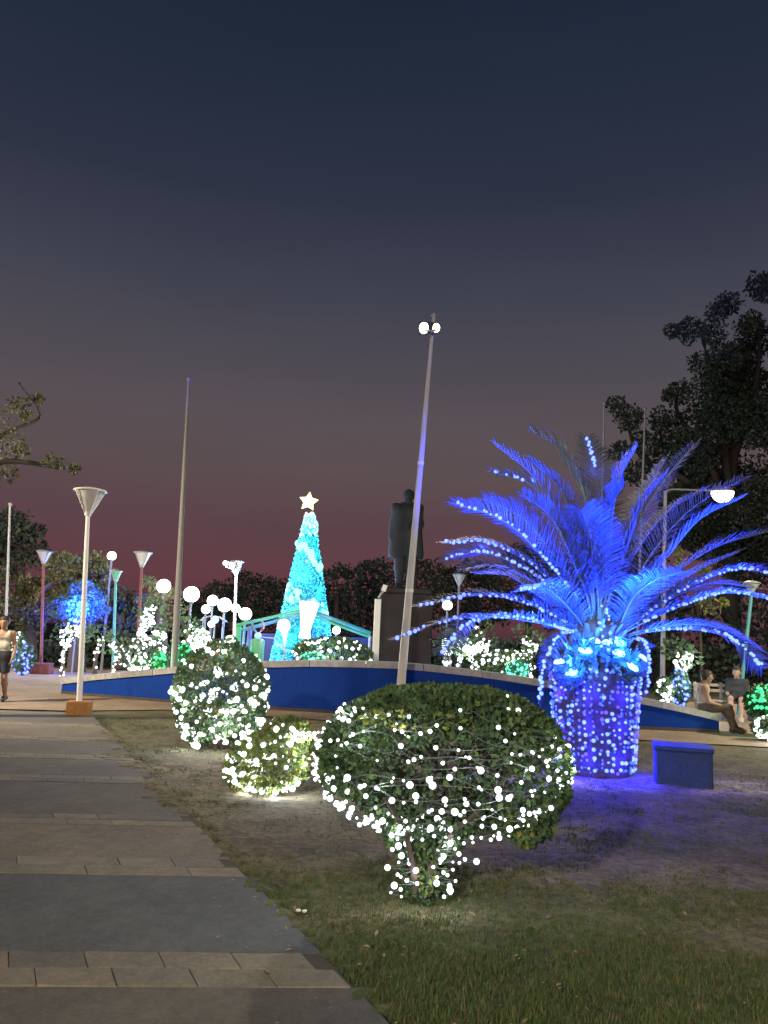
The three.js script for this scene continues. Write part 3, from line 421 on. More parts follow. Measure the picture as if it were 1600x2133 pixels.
// ---------------------------------------------------------------- lamp posts, masts and floodlights
const glassM = new THREE.MeshPhysicalMaterial({ color: rgb(0.62, 0.6, 0.55), roughness: 0.85, transmission: 0.35, thickness: 0, side: THREE.DoubleSide });
// an unlit post lamp with a funnel shaped shade: head top and foot as photo pixels
function funnelLamp(label, top, foot, d, headW, headH, mats, group, extra) {
  const t = P(top[0], top[1], d), b = P(foot[0], foot[1], d), base = V(b.x, 0, b.z), k = pxm(d), w = headW * k / 2, h = headH * k, neck = t.clone().add(V(0, -h, 0));
  const up = t.clone().sub(base).normalize();
  const L = thing('street_lamp', label, 'street lamp', base, group);
  part('pole', cyl(base.clone().add(V(0, -0.02, 0)), neck, 0.05, 0.036, 12), mats.pole, L);
  const prof = [[0.05, 0], [0.075, 0.05 * h], [w * 0.72, h * 0.72], [w * 0.9, h * 0.97]].map(([x, y]) => new THREE.Vector2(x, y));
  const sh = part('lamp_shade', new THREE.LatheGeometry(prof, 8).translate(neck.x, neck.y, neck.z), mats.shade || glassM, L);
  const ribs = []; for (let i = 0; i < 4; i++) { const a = i * Math.PI / 2 + Math.PI / 4 * 0.9, c = Math.cos(a), s = Math.sin(a); ribs.push(sweep([V(neck.x + c * 0.06, neck.y, neck.z + s * 0.06), V(neck.x + c * w * 0.78, neck.y + h * 0.7, neck.z + s * w * 0.78), V(neck.x + c * w, neck.y + h, neck.z + s * w)], 0.014, 5)); }
  part('frame', join(ribs), mats.frame || M.grey, L);
  part('lid', new THREE.LatheGeometry([[0.001, h + 0.05], [w * 0.5, h + 0.045], [w, h + 0.012], [w * 1.03, h - 0.015], [w * 0.9, h - 0.02]].map(([x, y]) => new THREE.Vector2(x, y)), 16).translate(neck.x, neck.y, neck.z), mats.frame || M.grey, L);
  part('collar', new THREE.CylinderGeometry(0.075, 0.055, 0.08, 12).translate(neck.x, neck.y - 0.01, neck.z), mats.frame || M.grey, L);
  if (mats.block) part('base_block', bevelBox(...mats.block, 0.02).rotateY(0.15).translate(base.x + (mats.shift || 0), mats.block[1] / 2 - 0.02, base.z), mats.blockMat, L);
  return L;
}
const lampGroup = 'unlit funnel shaded post lamps';
funnelLamp('tall white post lamp with funnel shade, standing on an orange block by the path', [188, 1022], [165, 1478], 13.86, 66, 48, { pole: M.white, block: [0.38, 0.26, 0.32], blockMat: std(rgb(0.5, 0.22, 0.055), 0.7, { map: grain }), frame: M.white }, lampGroup);
funnelLamp('post lamp with red pole and pale funnel shade before the olive lit tree', [93, 1149], [86, 1400], 23.5, 32, 22, { pole: M.red, block: [0.55, 0.35, 0.5], blockMat: M.red }, lampGroup);
funnelLamp('post lamp with grey funnel shade between the teal lamp and the tall bare mast', [298, 1151], [284, 1410], 21.5, 38, 27, { pole: M.red }, lampGroup);
funnelLamp('small post lamp with funnel shade coloured as if green lit on a teal pole', [243, 1190], [235, 1408], 23.2, 24, 18, { pole: M.teal, shade: std(rgb(0.1, 0.42, 0.26), 0.6) }, lampGroup);  // green light is put into the colour of the lampshade
funnelLamp('pale post lamp with funnel shade and two lit spotlights, left of the christmas tree', [494, 1170], [484, 1425], 22.5, 30, 24, { pole: M.white }, lampGroup);
funnelLamp('distant post lamp with bluish funnel shade seen under the left palm fronds', [957, 1197], [949, 1398], 31, 30, 22, { pole: M.dull }, lampGroup);
funnelLamp('post lamp with teal pole and flat funnel shade seen through the right palm fronds', [1566, 1214], [1538, 1500], 19, 34, 16, { pole: M.teal, shade: std(rgb(0.3, 0.45, 0.32), 0.7) }, lampGroup);
{ // mast with the two floodlights
  const d = 14.6, foot = P(829, 1480, d).setY(-0.02), top = P(904, 657, d), m = thing('floodlight_mast', 'tall pale tapered mast with two lit floodlights near its top', 'lamp mast', foot.clone().setY(0));
  part('pole', sweep(curve([foot, foot.clone().lerp(top, 0.5), top], 24), (t) => lerp(0.085, 0.034, t), 14), std(rgb(0.44, 0.43, 0.4), 0.5), m);
  part('finial', ball(0.05, top.clone().add(V(0, 0.02, 0)), 1), M.grey, m);
  for (const t of [0.31, 0.62]) { const p = foot.clone().lerp(top, t); part('joint_ring', new THREE.CylinderGeometry(lerp(0.085, 0.034, t) + 0.008, lerp(0.085, 0.034, t) + 0.01, 0.06, 14).translate(p.x, p.y, p.z), M.white, m); }
  const a = P(884, 684, d - 0.2), b = P(906, 683, d - 0.2), mid = P(899, 690, d);
  part('crossbar', cyl(a.clone().add(V(0, -0.09, 0.1)), b.clone().add(V(0.02, -0.09, 0.1)), 0.018, 0.018, 6), M.grey, m);
  floodHead(m, 'floodlight', a, V(-0.25, -0.25, 1), 0.2, 0.24, M.lampWarm); floodHead(m, 'floodlight', b, V(0.5, -0.3, 0.8), 0.17, 0.19, M.lampWarm);
  spot(m, a.clone().add(V(-0.04, -0.04, 0.2)), V(-5, 0, -6), WARM, 150, 1.15, 5); spot(m, b.clone().add(V(0.08, -0.04, 0.16)), V(9, 0, -9), WARM, 45, 1.15, 5);
}
function mast(label, top, foot, d, r0, r1, mat, group) { const b = P(foot[0], foot[1], d), t = P(top[0], top[1], d); b.y = -0.02; const m = thing('mast', label, 'pole', V(b.x, 0, b.z), group); part('pole', sweep(curve([b, b.clone().lerp(t, 0.5), t], 16), (q) => lerp(r0, r1, q), 12), mat, m); part('finial', ball(r1 * 1.9, t.clone().add(V(0, r1, 0)), 1), mat, m); part('foot_plate', new THREE.CylinderGeometry(r0 * 2, r0 * 2.3, 0.08, 12).translate(b.x, 0.05, b.z), mat, m); return m; }
mast('tall bare grey mast rising behind the wall, left of the tall round shrub', [393, 792], [362, 1420], 18.3, 0.09, 0.03, std(rgb(0.2, 0.185, 0.17), 0.6));
mast('thin bare mast at the far left edge above the olive lit tree', [21, 1052], [8, 1420], 20.5, 0.042, 0.026, M.grey);
mast('thin mast behind the top of the palm, nearer the sky gap', [1259, 842], [1246, 1400], 30, 0.075, 0.035, M.grey, 'thin masts behind the palm');
mast('thin mast behind the top of the palm, in front of the big dark tree', [1344, 853], [1325, 1400], 30, 0.075, 0.035, M.grey, 'thin masts behind the palm');
function armLamp(label, foot, top, head, d, I, aim) {
  const L = thing('street_light', label, 'street light', V(foot.x, 0, foot.z));
  part('pole', cyl(foot.clone().setY(-0.02), top, 0.075, 0.045, 12), M.grey, L);
  part('arm', sweep(curve([top.clone().add(V(0, -0.05, 0)), top.clone().add(V(0.02, 0.03, 0)).lerp(head, 0.06), top.clone().lerp(head, 0.5).add(V(0, 0.05, 0)), head.clone().add(V(0, 0.06, 0))], 14), 0.03, 8), M.grey, L);
  const h = new THREE.SphereGeometry(0.5, 20, 10, 0, Math.PI * 2, 0, Math.PI / 2); h.scale(0.66, 0.34, 0.44); part('hood', h.translate(head.x, head.y + 0.035, head.z), M.grey, L);
  const g = new THREE.SphereGeometry(0.5, 20, 10, 0, Math.PI * 2, Math.PI / 2, Math.PI / 2); g.scale(0.64, 0.62, 0.42); part('lamp_glass', g.translate(head.x, head.y + 0.02, head.z), M.lampWarm, L);
  spot(L, head.clone().add(V(0, -0.4, 0)), aim, WARM, I, 1.25, 8, 0.8); return L;
}
{ const d = 22, f = P(1379, 1440, d); armLamp('lit street light with a long arm in front of the big dark tree', f, P(1386, 1022, d), P(1505, 1026, d), d, 160, V(13, 0, -21)); }
// lamps outside the picture whose light the lawn, the path and the wall show
armLamp('lit street light standing beside the path behind the camera', V(-6.5, 0, 8), V(-6.5, 5.6, 8), V(-4.8, 5.7, 7.6), 6, 540, V(-1.5, 0, -9));
armLamp('lit street light on the lawn behind the camera', V(6.6, 0, 7), V(6.6, 5.6, 7), V(4.8, 5.7, 6.6), 6, 135, V(3.5, 0, -7));
armLamp('lit street light on the plaza beyond the person in a white tank top', V(-12.5, 0, -11.5), V(-12.5, 5.6, -11.5), V(-11, 5.7, -11.8), 6, 470, V(-8, 0, -17));
armLamp('lit street light on the plaza beyond the seated man', V(13.2, 0, -12.5), V(13.2, 6, -12.5), V(11.8, 6.1, -12.8), 6, 330, V(8.5, 0, -15.5));
armLamp('lit street light beyond the picture beside the olive lit tree', V(-19.5, 0, -22), V(-19.5, 6, -22), V(-18, 6.1, -22.4), 6, 420, V(-12, 2, -27));
// round globe lamps
function globe(label, px, py, rpx, d, I = 14, poleMat = M.dull, mat = M.lamp) {
  const c = P(px, py, d), r = rpx * 1.02 * pxm(d), L = thing('globe_lamp', label, 'globe lamp', V(c.x - c.y * 0.0, 0, c.z), 'lit globe lamps beyond the wall');
  part('pole', cyl(V(c.x, -0.02, c.z), V(c.x, c.y - r * 0.9, c.z), 0.045, 0.035, 8), poleMat, L);
  part('collar', new THREE.CylinderGeometry(r * 0.55, r * 0.3, r * 0.35, 12).translate(c.x, c.y - r * 0.95, c.z), poleMat, L);
  part('globe', ball(r, c, 3), mat, L); if (I) point(L, c, WHITE, I, r * 50); return L;
}
globe('lit globe lamp alone over the dark trees above the teal lamp', 233, 1158, 9, 26, 8);
globe('large lit globe lamp just left of the tall bare mast', 341, 1221, 14, 25, 14);
globe('large lit globe lamp just right of the tall bare mast', 399, 1238, 16, 24, 16);
globe('small lit globe lamp, lowest left in the cluster before the christmas tree', 429, 1269, 9, 27, 7);
globe('medium lit globe lamp, topmost in the cluster before the christmas tree', 443, 1251, 11, 26, 8);
globe('large lit globe lamp in the middle of the cluster before the christmas tree', 468, 1260, 14, 25, 12);
globe('small lit globe lamp touching the pale post lamp with spotlights', 491, 1267, 9, 25.5, 6);
globe('large lit globe lamp between the pale post lamp and the green archway', 511, 1279, 13, 24.5, 12);
globe('lit globe lamp seen under the long left palm frond', 932, 1261, 10, 27, 9);
globe('small lit globe lamp hanging right of the christmas tree beside the arch beam', 701, 1313, 8, 24.5, 5);
{ const p = P(484, 1178, 22.3), L = thing('floodlight', 'pair of small lit floodlights beside the pale post lamp head', 'floodlight', P(487, 1200, 22.4)); floodHead(L, 'floodlight', P(471, 1173, 22.3), V(-0.3, -0.1, 1), 0.15, 0.15, M.lamp); floodHead(L, 'floodlight', P(484, 1177, 22.25), V(0.1, -0.2, 1), 0.17, 0.17, M.lamp); part('bracket', sweep([P(470, 1180, 22.35), P(484, 1186, 22.35), P(491, 1200, 22.45)], 0.025, 6), M.grey, L); point(L, p.clone().add(V(0, -0.05, 0.3)), WHITE, 10, 4); }
{ // square post with an angled fitting by the pedestal
  const d = 20.6, b = P(778, 1420, d).setY(0), t = P(789, 1248, d), L = thing('floodlight_post', 'pale square post with a small angled fitting on top, beside the statue pedestal', 'lamp post', b);
  const g = bevelBox(0.17, t.y, 0.17, 0.015); g.applyMatrix4(new THREE.Matrix4().makeShear(0, 0, (t.x - b.x) / t.y * 0.35, 0, 0, 0)); part('post', g.translate((b.x + t.x) / 2, t.y / 2, b.z), M.white, L);
  part('arm', sweep([P(789, 1246, d), P(793, 1238, d), P(798, 1232, d)], 0.03, 6), M.grey, L); part('fitting', bevelBox(0.12, 0.17, 0.1, 0.012).rotateZ(-0.3).translate(...P(801, 1225, d).toArray()), M.white, L);
}

// ---------------------------------------------------------------- christmas tree, arch and figures
{
  const d = 25, c = P(628, 1420, d).setY(0), k = pxm(d), top = P(645, 1072, d), H = top.y, R = 63 * k * 1.14, r = rng(303);
  const ax = (y) => V(lerp(c.x, top.x, y / H), y, c.z), rad = (y) => lerp(R, 0.15, y / H);
  const t = thing('christmas_tree', 'tall slender cone christmas tree glowing turquoise under a yellow star', 'christmas tree', c);
  const prof = []; for (let i = 0; i <= 30; i++) prof.push(ax((i / 30) * H));
  part('cone', sweep(prof, (q) => lerp(R, 0.15, q) * 0.93, 40), std(rgb(0.05, 0.3, 0.32), 0.8), t);
  const tinsel = (n, seed, s) => leaves(n, () => { const y = H * (1 - Math.sqrt(r())) * 0.995, a = r() * 6.2832, p = ax(y), q = rad(y) * (0.93 + 0.09 * r()); return { p: V(p.x + Math.cos(a) * q, y, p.z + Math.sin(a) * q), n: V(Math.cos(a), 0.3, Math.sin(a)), s: s * (0.6 + 0.8 * r()) }; }, r);
  part('tinsel', tinsel(4200, 1, 0.1), std(rgb(0.1, 0.52, 0.52), 0.5, { side: THREE.DoubleSide }), t).userData.kind = 'stuff';
  part('dark_sprigs', tinsel(900, 2, 0.1), std(rgb(0.01, 0.12, 0.14), 0.6, { side: THREE.DoubleSide }), t).userData.kind = 'stuff';
  for (let i = 0; i < 34; i++) { const y = H * Math.pow(i / 34, 0.85) * 0.97 + 0.12, p = ax(y), a = i * 2.39996, q = rad(y) + 0.3; point(t, V(p.x + Math.cos(a) * q, y, p.z + Math.sin(a) * q), new THREE.Color(0.06, 0.8, 1), 1.7, 4); }
  const clumps = []; for (let i = 0; i < 190; i++) { const q = i / 190, y = H * (0.985 - 0.93 * q) + (r() - 0.5) * 0.25, a = -q * 6.2832 * 3.3 + 0.6 + (r() - 0.5) * 1.5, p = ax(y), rr = rad(y) * 0.97, g = new THREE.IcosahedronGeometry(0.035 + 0.1 * r() * r(), 1); g.scale(1, 0.8 + r(), 1); clumps.push(g.translate(p.x + Math.cos(a) * rr, y, p.z + Math.sin(a) * rr)); }
  part('light_clumps', join(clumps), emit(0.45, 0.92, 0.9, 1.25), t).userData.kind = 'stuff';
  const bulbs = []; for (let i = 0; i < 1500; i++) { const y = H * (1 - Math.sqrt(r())), a = r() * 6.2832, p = ax(y), q = rad(y) * 1.03; bulbs.push(ball(0.017 * (0.6 + 0.7 * r()), V(p.x + Math.cos(a) * q, y, p.z + Math.sin(a) * q), 0)); } part('bulbs', join(bulbs), emit(0.15, 0.9, 1, 2.6), t).userData.kind = 'stuff';
  const collar = []; for (let i = 0; i < 260; i++) { const y = -0.75 * r() + 0.05, a = r() * 6.2832, q = lerp(0.13, 0.25, -y / 0.75) * (0.9 + 0.2 * r()); collar.push(ball(0.03 * (0.7 + 0.6 * r()), top.clone().add(V(Math.cos(a) * q, y, Math.sin(a) * q)), 1)); } part('collar_bulbs', join(collar), emit(0.75, 1, 1, 1.6), t).userData.kind = 'stuff';
  const sh = new THREE.Shape(); for (let i = 0; i < 10; i++) { const a = Math.PI / 2 + (i * Math.PI) / 5, q = i % 2 ? 0.145 : 0.29; sh[i ? 'lineTo' : 'moveTo'](Math.cos(a) * q, Math.sin(a) * q); } sh.closePath();
  const st = new THREE.ExtrudeGeometry(sh, { depth: 0.08, bevelThickness: 0.04, bevelSize: 0.02, bevelSegments: 1 }); st.rotateZ(-0.1); const sc = P(643, 1045, d); part('star', st.translate(sc.x, sc.y, sc.z - 0.03), emit(1, 0.8, 0.32, 2.6), t); point(t, sc.clone().add(V(0, 0, 0.4)), new THREE.Color(1, 0.85, 0.5), 6, 8);
  for (let i = 0; i < 8; i++) { const y = H * (0.1 + 0.09 * i), p = ax(y), a = i * 2.4; point(t, V(p.x + Math.cos(a) * (rad(y) + 0.35), y, p.z + Math.sin(a) * (rad(y) + 0.35)), new THREE.Color(0.02, 0.1, 1), 13, 6); }  // added unseen blue lamps that tint the tree edges and far trees
  // tall tapered lantern and the round one in front
  const a = P(645, 1254, 22.8), b = P(634, 1330, 22.8), L = thing('tall_lantern', 'tall white tapered lantern glowing in front of the christmas tree', 'lantern', b.clone().setY(0));
  part('glass', sweep([a, a.clone().lerp(b, 0.15), a.clone().lerp(b, 0.6), a.clone().lerp(b, 0.8), b], (q) => [0.27, 0.26, 0.17, 0.14, 0.18][Math.round(q * 4)], 14), emit(1, 1, 1, 2), L); part('rim', new THREE.TorusGeometry(0.27, 0.03, 6, 18).rotateX(Math.PI / 2).translate(a.x, a.y, a.z), M.white, L); part('stand', cyl(V(b.x, -0.02, b.z), b.clone().add(V(0, 0.02, 0)), 0.05, 0.05, 8), M.dull, L); point(L, a.clone().lerp(b, 0.5).add(V(0, 0, 0.5)), WHITE, 9, 8);
  const e = P(591, 1303, 22.8), N = thing('round_lantern', 'round white lantern with a tail at the left foot of the christmas tree', 'lantern', V(e.x, 0, e.z));
  part('globe', ball(0.19, e, 3), emit(0.9, 1, 1, 2), N); part('tail', sweep([e.clone().add(V(0.03, -0.1, 0)), e.clone().add(V(0.05, -0.3, 0)), e.clone().add(V(0.06, -0.55, 0))], (q) => lerp(0.12, 0.03, q), 10), emit(0.55, 0.95, 0.9, 1.3), N); part('pole', cyl(V(e.x + 0.06, -0.02, e.z), e.clone().add(V(0.06, -0.5, 0)), 0.03, 0.03, 8), M.dull, N); point(N, e.clone().add(V(0, 0, 0.35)), WHITE, 4, 6);
}
{ // gabled arch of light tubes before the tree
  const d = 23.2, A = thing('light_arch', 'gabled arch of green and turquoise light tubes spanning the foot of the christmas tree', 'arch', P(632, 1425, d).setY(0));
  const green = emit(0.0, 0.46, 0.11, 0.9), aqua = emit(0.0, 0.34, 0.42, 0.8), blue = emit(0.06, 0.1, 0.8, 0.6), tube = (pts, r, m, n) => part(n, sweep(pts, r, 8), m, A);
  const l = P(498, 1305, d), t = P(640, 1272, d), q = P(772, 1324, d);
  tube([l.clone().setY(-0.02), l], 0.085, green, 'post'); tube([V(P(519, 1310, d).x, -0.02, l.z - 0.05), P(521, 1310, d - 0.05)], 0.07, blue, 'post'); tube([V(q.x, -0.02, q.z), q], 0.06, M.dull, 'post');
  tube([l.clone().add(V(-0.12, 0.02, 0)), t.clone().add(V(0, 0.05, 0))], 0.045, green, 'beam'); tube([l.clone().add(V(0.1, -0.1, 0)), t.clone().add(V(0, -0.05, 0))], 0.05, aqua, 'beam'); tube([t.clone().add(V(0, 0.03, 0.02)), q.clone().add(V(0, 0.06, 0.02))], 0.06, aqua, 'beam'); tube([t.clone().add(V(0, -0.1, 0)), q.clone().add(V(0, -0.05, 0))], 0.035, green, 'beam');
  part('back_panel', box(0.6, 1.5, 0.06, P(556, 1368, d + 2.9)), std(rgb(0.04, 0.025, 0.06), 0.9), A); part('rail', cyl(P(545, 1327, d + 0.3), P(582, 1331, d + 0.3), 0.02, 0.02, 6), M.grey, A);
  part('side_panel', box(1.5, 0.7, 0.06, P(735, 1350, d + 2.9)), std(rgb(0.035, 0.025, 0.06), 0.9), A);
  point(A, P(560, 1320, d - 0.3), new THREE.Color(0.12, 0.12, 1), 3, 8); point(A, P(730, 1330, d - 0.3), new THREE.Color(0.1, 0.2, 1), 4, 8); point(A, P(480, 1350, d - 0.3), new THREE.Color(0.05, 1, 0.3), 2, 6);
  const b = P(537, 1330, 22.7), F = thing('cone_figure', 'green glowing cone shaped figure with a round head, inside the light arch', 'christmas figure', V(b.x, 0, b.z));
  part('body', new THREE.LatheGeometry([[0.16, 0], [0.27, 0.04], [0.25, 0.3], [0.2, 0.7], [0.2, b.y - 0.05], [0.12, b.y]].map(([x, y]) => new THREE.Vector2(x, y)), 16).translate(b.x, 0, b.z), emit(0, 0.34, 0.09, 0.9), F); part('head', ball(0.1, V(b.x, b.y + 0.08, b.z), 2), emit(0.3, 0.6, 1, 1.4), F);
  part('streamer', sweep([V(b.x - 0.02, b.y + 0.12, b.z), V(b.x - 0.16, b.y + 0.3, b.z + 0.02), V(b.x - 0.2, b.y + 0.5, b.z)], 0.035, 6), std(rgb(0.08, 0.11, 0.2), 0.8), F); part('streamer', sweep([V(b.x + 0.02, b.y + 0.12, b.z), V(b.x + 0.14, b.y + 0.3, b.z), V(b.x + 0.1, b.y + 0.5, b.z)], 0.035, 6), std(rgb(0.16, 0.1, 0.12), 0.8), F);
}
{ // red handcart with lamps, far off between the lit shrubs
  const d = 25.5, b = P(437, 1405, d).setY(0), k = thing('food_cart', 'small red cart with a pale curved awning and lit lamps, beyond the tall round shrub', 'cart', b);
  part('body', bevelBox(0.75, 0.62, 0.5, 0.03).translate(b.x, 0.78, b.z), std(rgb(0.42, 0.06, 0.05), 0.5), k); part('counter', bevelBox(0.82, 0.06, 0.58, 0.015).translate(b.x, 1.12, b.z), M.white, k);
  for (const s of [-0.34, 0.34]) part('awning_post', cyl(V(b.x + s, 1.1, b.z), V(b.x + s, 1.8, b.z), 0.02, 0.02, 6), M.grey, k);
  part('awning', new THREE.CylinderGeometry(0.5, 0.5, 0.7, 16, 1, true, -0.9, 1.8).rotateX(-Math.PI / 2).rotateY(Math.PI).translate(b.x, 1.42, b.z), std(rgb(0.4, 0.36, 0.32), 0.7, { side: THREE.DoubleSide }), k);
  for (const s of [-0.25, 0.25]) { part('wheel', new THREE.TorusGeometry(0.22, 0.035, 8, 18).translate(b.x + s, 0.25, b.z + 0.3), M.black, k); part('lamp', ball(0.09, V(b.x + s, 0.9 + (s > 0 ? 0 : 0.1), b.z + 0.3), 2), M.lamp, k); } point(k, V(b.x, 1, b.z + 0.7), WHITE, 4, 5);
  const p = P(448, 1291, 24.8), s = thing('lit_ornament', 'small blue and white lit ornament above the red cart', 'ornament', V(p.x, 0, p.z)); part('ball', ball(0.12, p, 2), emit(0.25, 0.45, 1, 3), s); part('ball', ball(0.1, p.clone().add(V(-0.1, -0.14, 0.05)), 2), M.lamp, s); part('pole', cyl(V(p.x, -0.02, p.z), p, 0.03, 0.025, 6), M.dull, s);
}

// ---------------------------------------------------------------- far shrubs and small trees in string lights
function litShrub(o) {
  const { d, box: [x0, y0, x1, y1], seed, n = 500, bulbs = 60, bulbR = 0.03, mat = M.bulb, leaf = M.shrub, label, light, I = 2, color = WHITE } = o, r = rng(seed), k = pxm(d);
  const top = P((x0 + x1) / 2, y0, d), low = P((x0 + x1) / 2, y1, d), base = V(top.x, 0, top.z), cy = (top.y + Math.max(low.y, 0.05)) / 2, ry = Math.max(0.12, (top.y - Math.max(low.y, 0.05)) / 2), rx = ((x1 - x0) / 2) * k, L = [[V(top.x, cy, top.z), rx, ry, Math.min(rx, 0.9)]];
  const s = thing('lit_shrub', label, 'shrub', base, 'far shrubs in string lights');
  part('foliage', leaves(n, crownPick(L, r, 0.11, 0.35), r), leaf, s); part('stem', cyl(V(base.x, -0.03, base.z), V(base.x, cy, base.z), 0.05, 0.03, 6), M.wood, s);
  const set = []; for (let i = 0; i < bulbs; i++) { const q = onBall(r); q.z = Math.abs(q.z); q.y = clamp(q.y * 1.1 - 0.05, -1, 1); set.push(ball(bulbR * (0.55 + 0.8 * r()), skinAt(L[0], q, 0.9 + 0.15 * r()), 1)); }
  const t = thing('string_lights', light, 'string lights', base.clone(), 'string lights on far shrubs and trees'); part('bulbs', join(set), mat, t).userData.kind = 'stuff';
  if (I) { point(t, V(base.x, cy + ry * 0.3, base.z + Math.min(rx, 0.9) + 0.3), color, I, 6); }
}
function litTree(o) {   // stems as photo pixels
  const { d, stems, seed, n = 160, spread = 0.13, bulbs = 26, bulbR = 0.032, mat = M.bulb, leaf = M.shrub, label, light, I = 2, color = WHITE } = o, r = rng(seed);
  const base = P(...stems[0][0], d).setY(0), s = thing('lit_tree', label, 'tree', base, 'small trees wrapped in string lights'), set = [], L = [];
  stems.forEach((st, i) => { const pts = st.map(([x, y], j) => { const p = P(x, y, d); p.z += (i % 2 ? 0.1 : -0.1) * j; return p; }); if (i === 0) pts.unshift(pts[0].clone().setY(-0.03)); const c = curve(pts, 20); part(i ? 'branch' : 'trunk', sweep(c, (t) => lerp(i ? 0.04 : 0.07, 0.02, t), 7), M.wood, s); for (let j = 0; j < bulbs; j++) { const p = c[Math.floor(r() * 20)], q = onBall(r).multiplyScalar(spread * (0.4 + 0.6 * r())); q.z = Math.abs(q.z); set.push(ball(bulbR * (0.6 + 0.8 * r()), p.clone().add(q), 1)); } L.push([c[20], 0.35, 0.28, 0.35]); });
  part('crown', leaves(n, crownPick(L, r, 0.12, 0.5), r), leaf, s);
  const t = thing('string_lights', light, 'string lights', base.clone(), 'string lights on far shrubs and trees'); part('bulbs', join(set), mat, t).userData.kind = 'stuff'; if (I) point(t, P(...stems[0][1], d).add(V(0, 0, 0.5)), color, I, 6);
}
const S = (label, light, box, d, seed, o = {}) => litShrub({ label, light, box, d, seed, ...o });
S('low shrub full of bluish lights beside the red pole lamp', 'bluish white string lights on the low shrub beside the red pole lamp', [32, 1340, 74, 1402], 22.5, 401, { bulbs: 46, mat: M.bulbIce, color: new THREE.Color(0.3, 0.5, 1) });
S('small dark shrub with a knot of white lights at the far left', 'knot of white string lights on the small dark shrub at the far left', [26, 1318, 56, 1380], 24, 402, { bulbs: 34 });
litTree({ label: 'small white lit tree with an arching top, left of the white post lamp', light: 'white string lights on the arching small tree left of the white post lamp', d: 23, seed: 403, stems: [[[131, 1385], [132, 1350], [125, 1315]], [[132, 1352], [150, 1335], [172, 1322]], [[128, 1320], [145, 1306], [160, 1315]], [[150, 1332], [160, 1312], [178, 1310]]], bulbs: 30 });
litTree({ label: 'slim sapling with a short column of white lights right of the white post lamp', light: 'short column of white string lights on the slim sapling right of the white post lamp', d: 23, seed: 404, stems: [[[201, 1362], [206, 1340], [210, 1322]]], bulbs: 16, spread: 0.08, n: 60, I: 1 });
litTree({ label: 'slim leaning sapling with white lights beside the teal lamp pole', light: 'white string lights on the leaning sapling beside the teal lamp pole', d: 21.8, seed: 405, stems: [[[236, 1388], [243, 1368], [250, 1350]], [[246, 1360], [240, 1346], [237, 1340]]], bulbs: 20, spread: 0.09, n: 80, I: 1.5 });
S('broad dark shrub with rows of white lights behind the left end of the wall', 'rows of white string lights on the broad dark shrub behind the wall', [250, 1330, 352, 1396], 19.6, 406, { bulbs: 95, n: 900, leaf: M.dark });
litTree({ label: 'branching small tree thick with white lights left of the tall bare mast', light: 'thick white string lights on the branching tree left of the tall bare mast', d: 20.6, seed: 407, stems: [[[288, 1345], [297, 1310], [300, 1268]], [[295, 1320], [312, 1300], [325, 1285]], [[300, 1290], [310, 1275], [318, 1268]], [[300, 1330], [330, 1322], [352, 1325]]], bulbs: 34, color: new THREE.Color(0.5, 0.6, 1), I: 3 });
S('clump of white lit shrub low behind the wall, under the broad dark shrub', 'dense white string lights on the low clump against the wall coping', [274, 1368, 306, 1402], 18.6, 408, { bulbs: 46, I: 1.5 });
S('narrow green lit shrub behind the wall just left of the tall mast', 'green string lights on the narrow shrub left of the tall mast', [320, 1358, 346, 1398], 18.7, 409, { bulbs: 40, mat: M.bulbGreen, color: new THREE.Color(0.1, 1, 0.35) });
S('green lit shrub behind the wall just right of the tall mast', 'green string lights on the shrub right of the tall mast', [366, 1342, 400, 1396], 18.9, 410, { bulbs: 44, mat: M.bulbGreen, color: new THREE.Color(0.1, 1, 0.35) });
litTree({ label: 'thin sapling with white lights behind the green lit shrub', light: 'white string lights on the thin sapling behind the green lit shrub', d: 20.5, seed: 411, stems: [[[380, 1380], [385, 1340], [388, 1306]]], bulbs: 26, spread: 0.2, n: 90 });
S('dense bright white lit shrub just above the tall round shrub', 'dense bright white string lights above the tall round shrub', [400, 1312, 440, 1362], 21.5, 412, { bulbs: 95, bulbR: 0.045, I: 5 });
S('bright white lit shrub beside the green arch post', 'bright white string lights beside the green arch post', [470, 1326, 494, 1350], 21.5, 413, { bulbs: 34, bulbR: 0.04 });
S('wide dark green hedge with scattered white lights behind the middle of the wall', 'white string lights scattered over the wide dark green hedge', [615, 1328, 776, 1400], 19.2, 414, { bulbs: 85, n: 1900, bulbR: 0.034, I: 3 });
S('low mound of turquoise lights at the foot of the christmas tree', 'turquoise string lights on the low mound by the christmas tree', [626, 1358, 680, 1392], 18.3, 415, { bulbs: 70, mat: M.bulbTeal, color: new THREE.Color(0.2, 1, 0.8), I: 2 });
litTree({ label: 'straight sapling with two columns of lights just right of the statue pedestal', light: 'two white columns of string lights just right of the statue pedestal', d: 20, seed: 416, stems: [[[936, 1390], [937, 1365], [939, 1335]], [[928, 1385], [926, 1355], [923, 1330]]], bulbs: 30, spread: 0.07, n: 90, mat: M.bulbSoft });
litTree({ label: 'small forked tree with icy blue lights near the statue pedestal', light: 'icy blue string lights on the small forked tree', d: 20.2, seed: 417, stems: [[[956, 1392], [959, 1370], [962, 1352]], [[960, 1360], [953, 1348], [949, 1338]], [[960, 1360], [972, 1348], [976, 1336]]], bulbs: 22, spread: 0.12, n: 90, mat: M.bulbSoft });
litTree({ label: 'taller forked tree thick with white lights under the left palm fronds', light: 'thick white string lights on the taller forked tree under the palm fronds', d: 20, seed: 418, stems: [[[984, 1392], [988, 1365], [998, 1340], [1002, 1302]], [[986, 1372], [976, 1358], [972, 1350]], [[992, 1350], [1008, 1345], [1012, 1335]]], bulbs: 40, bulbR: 0.036 });
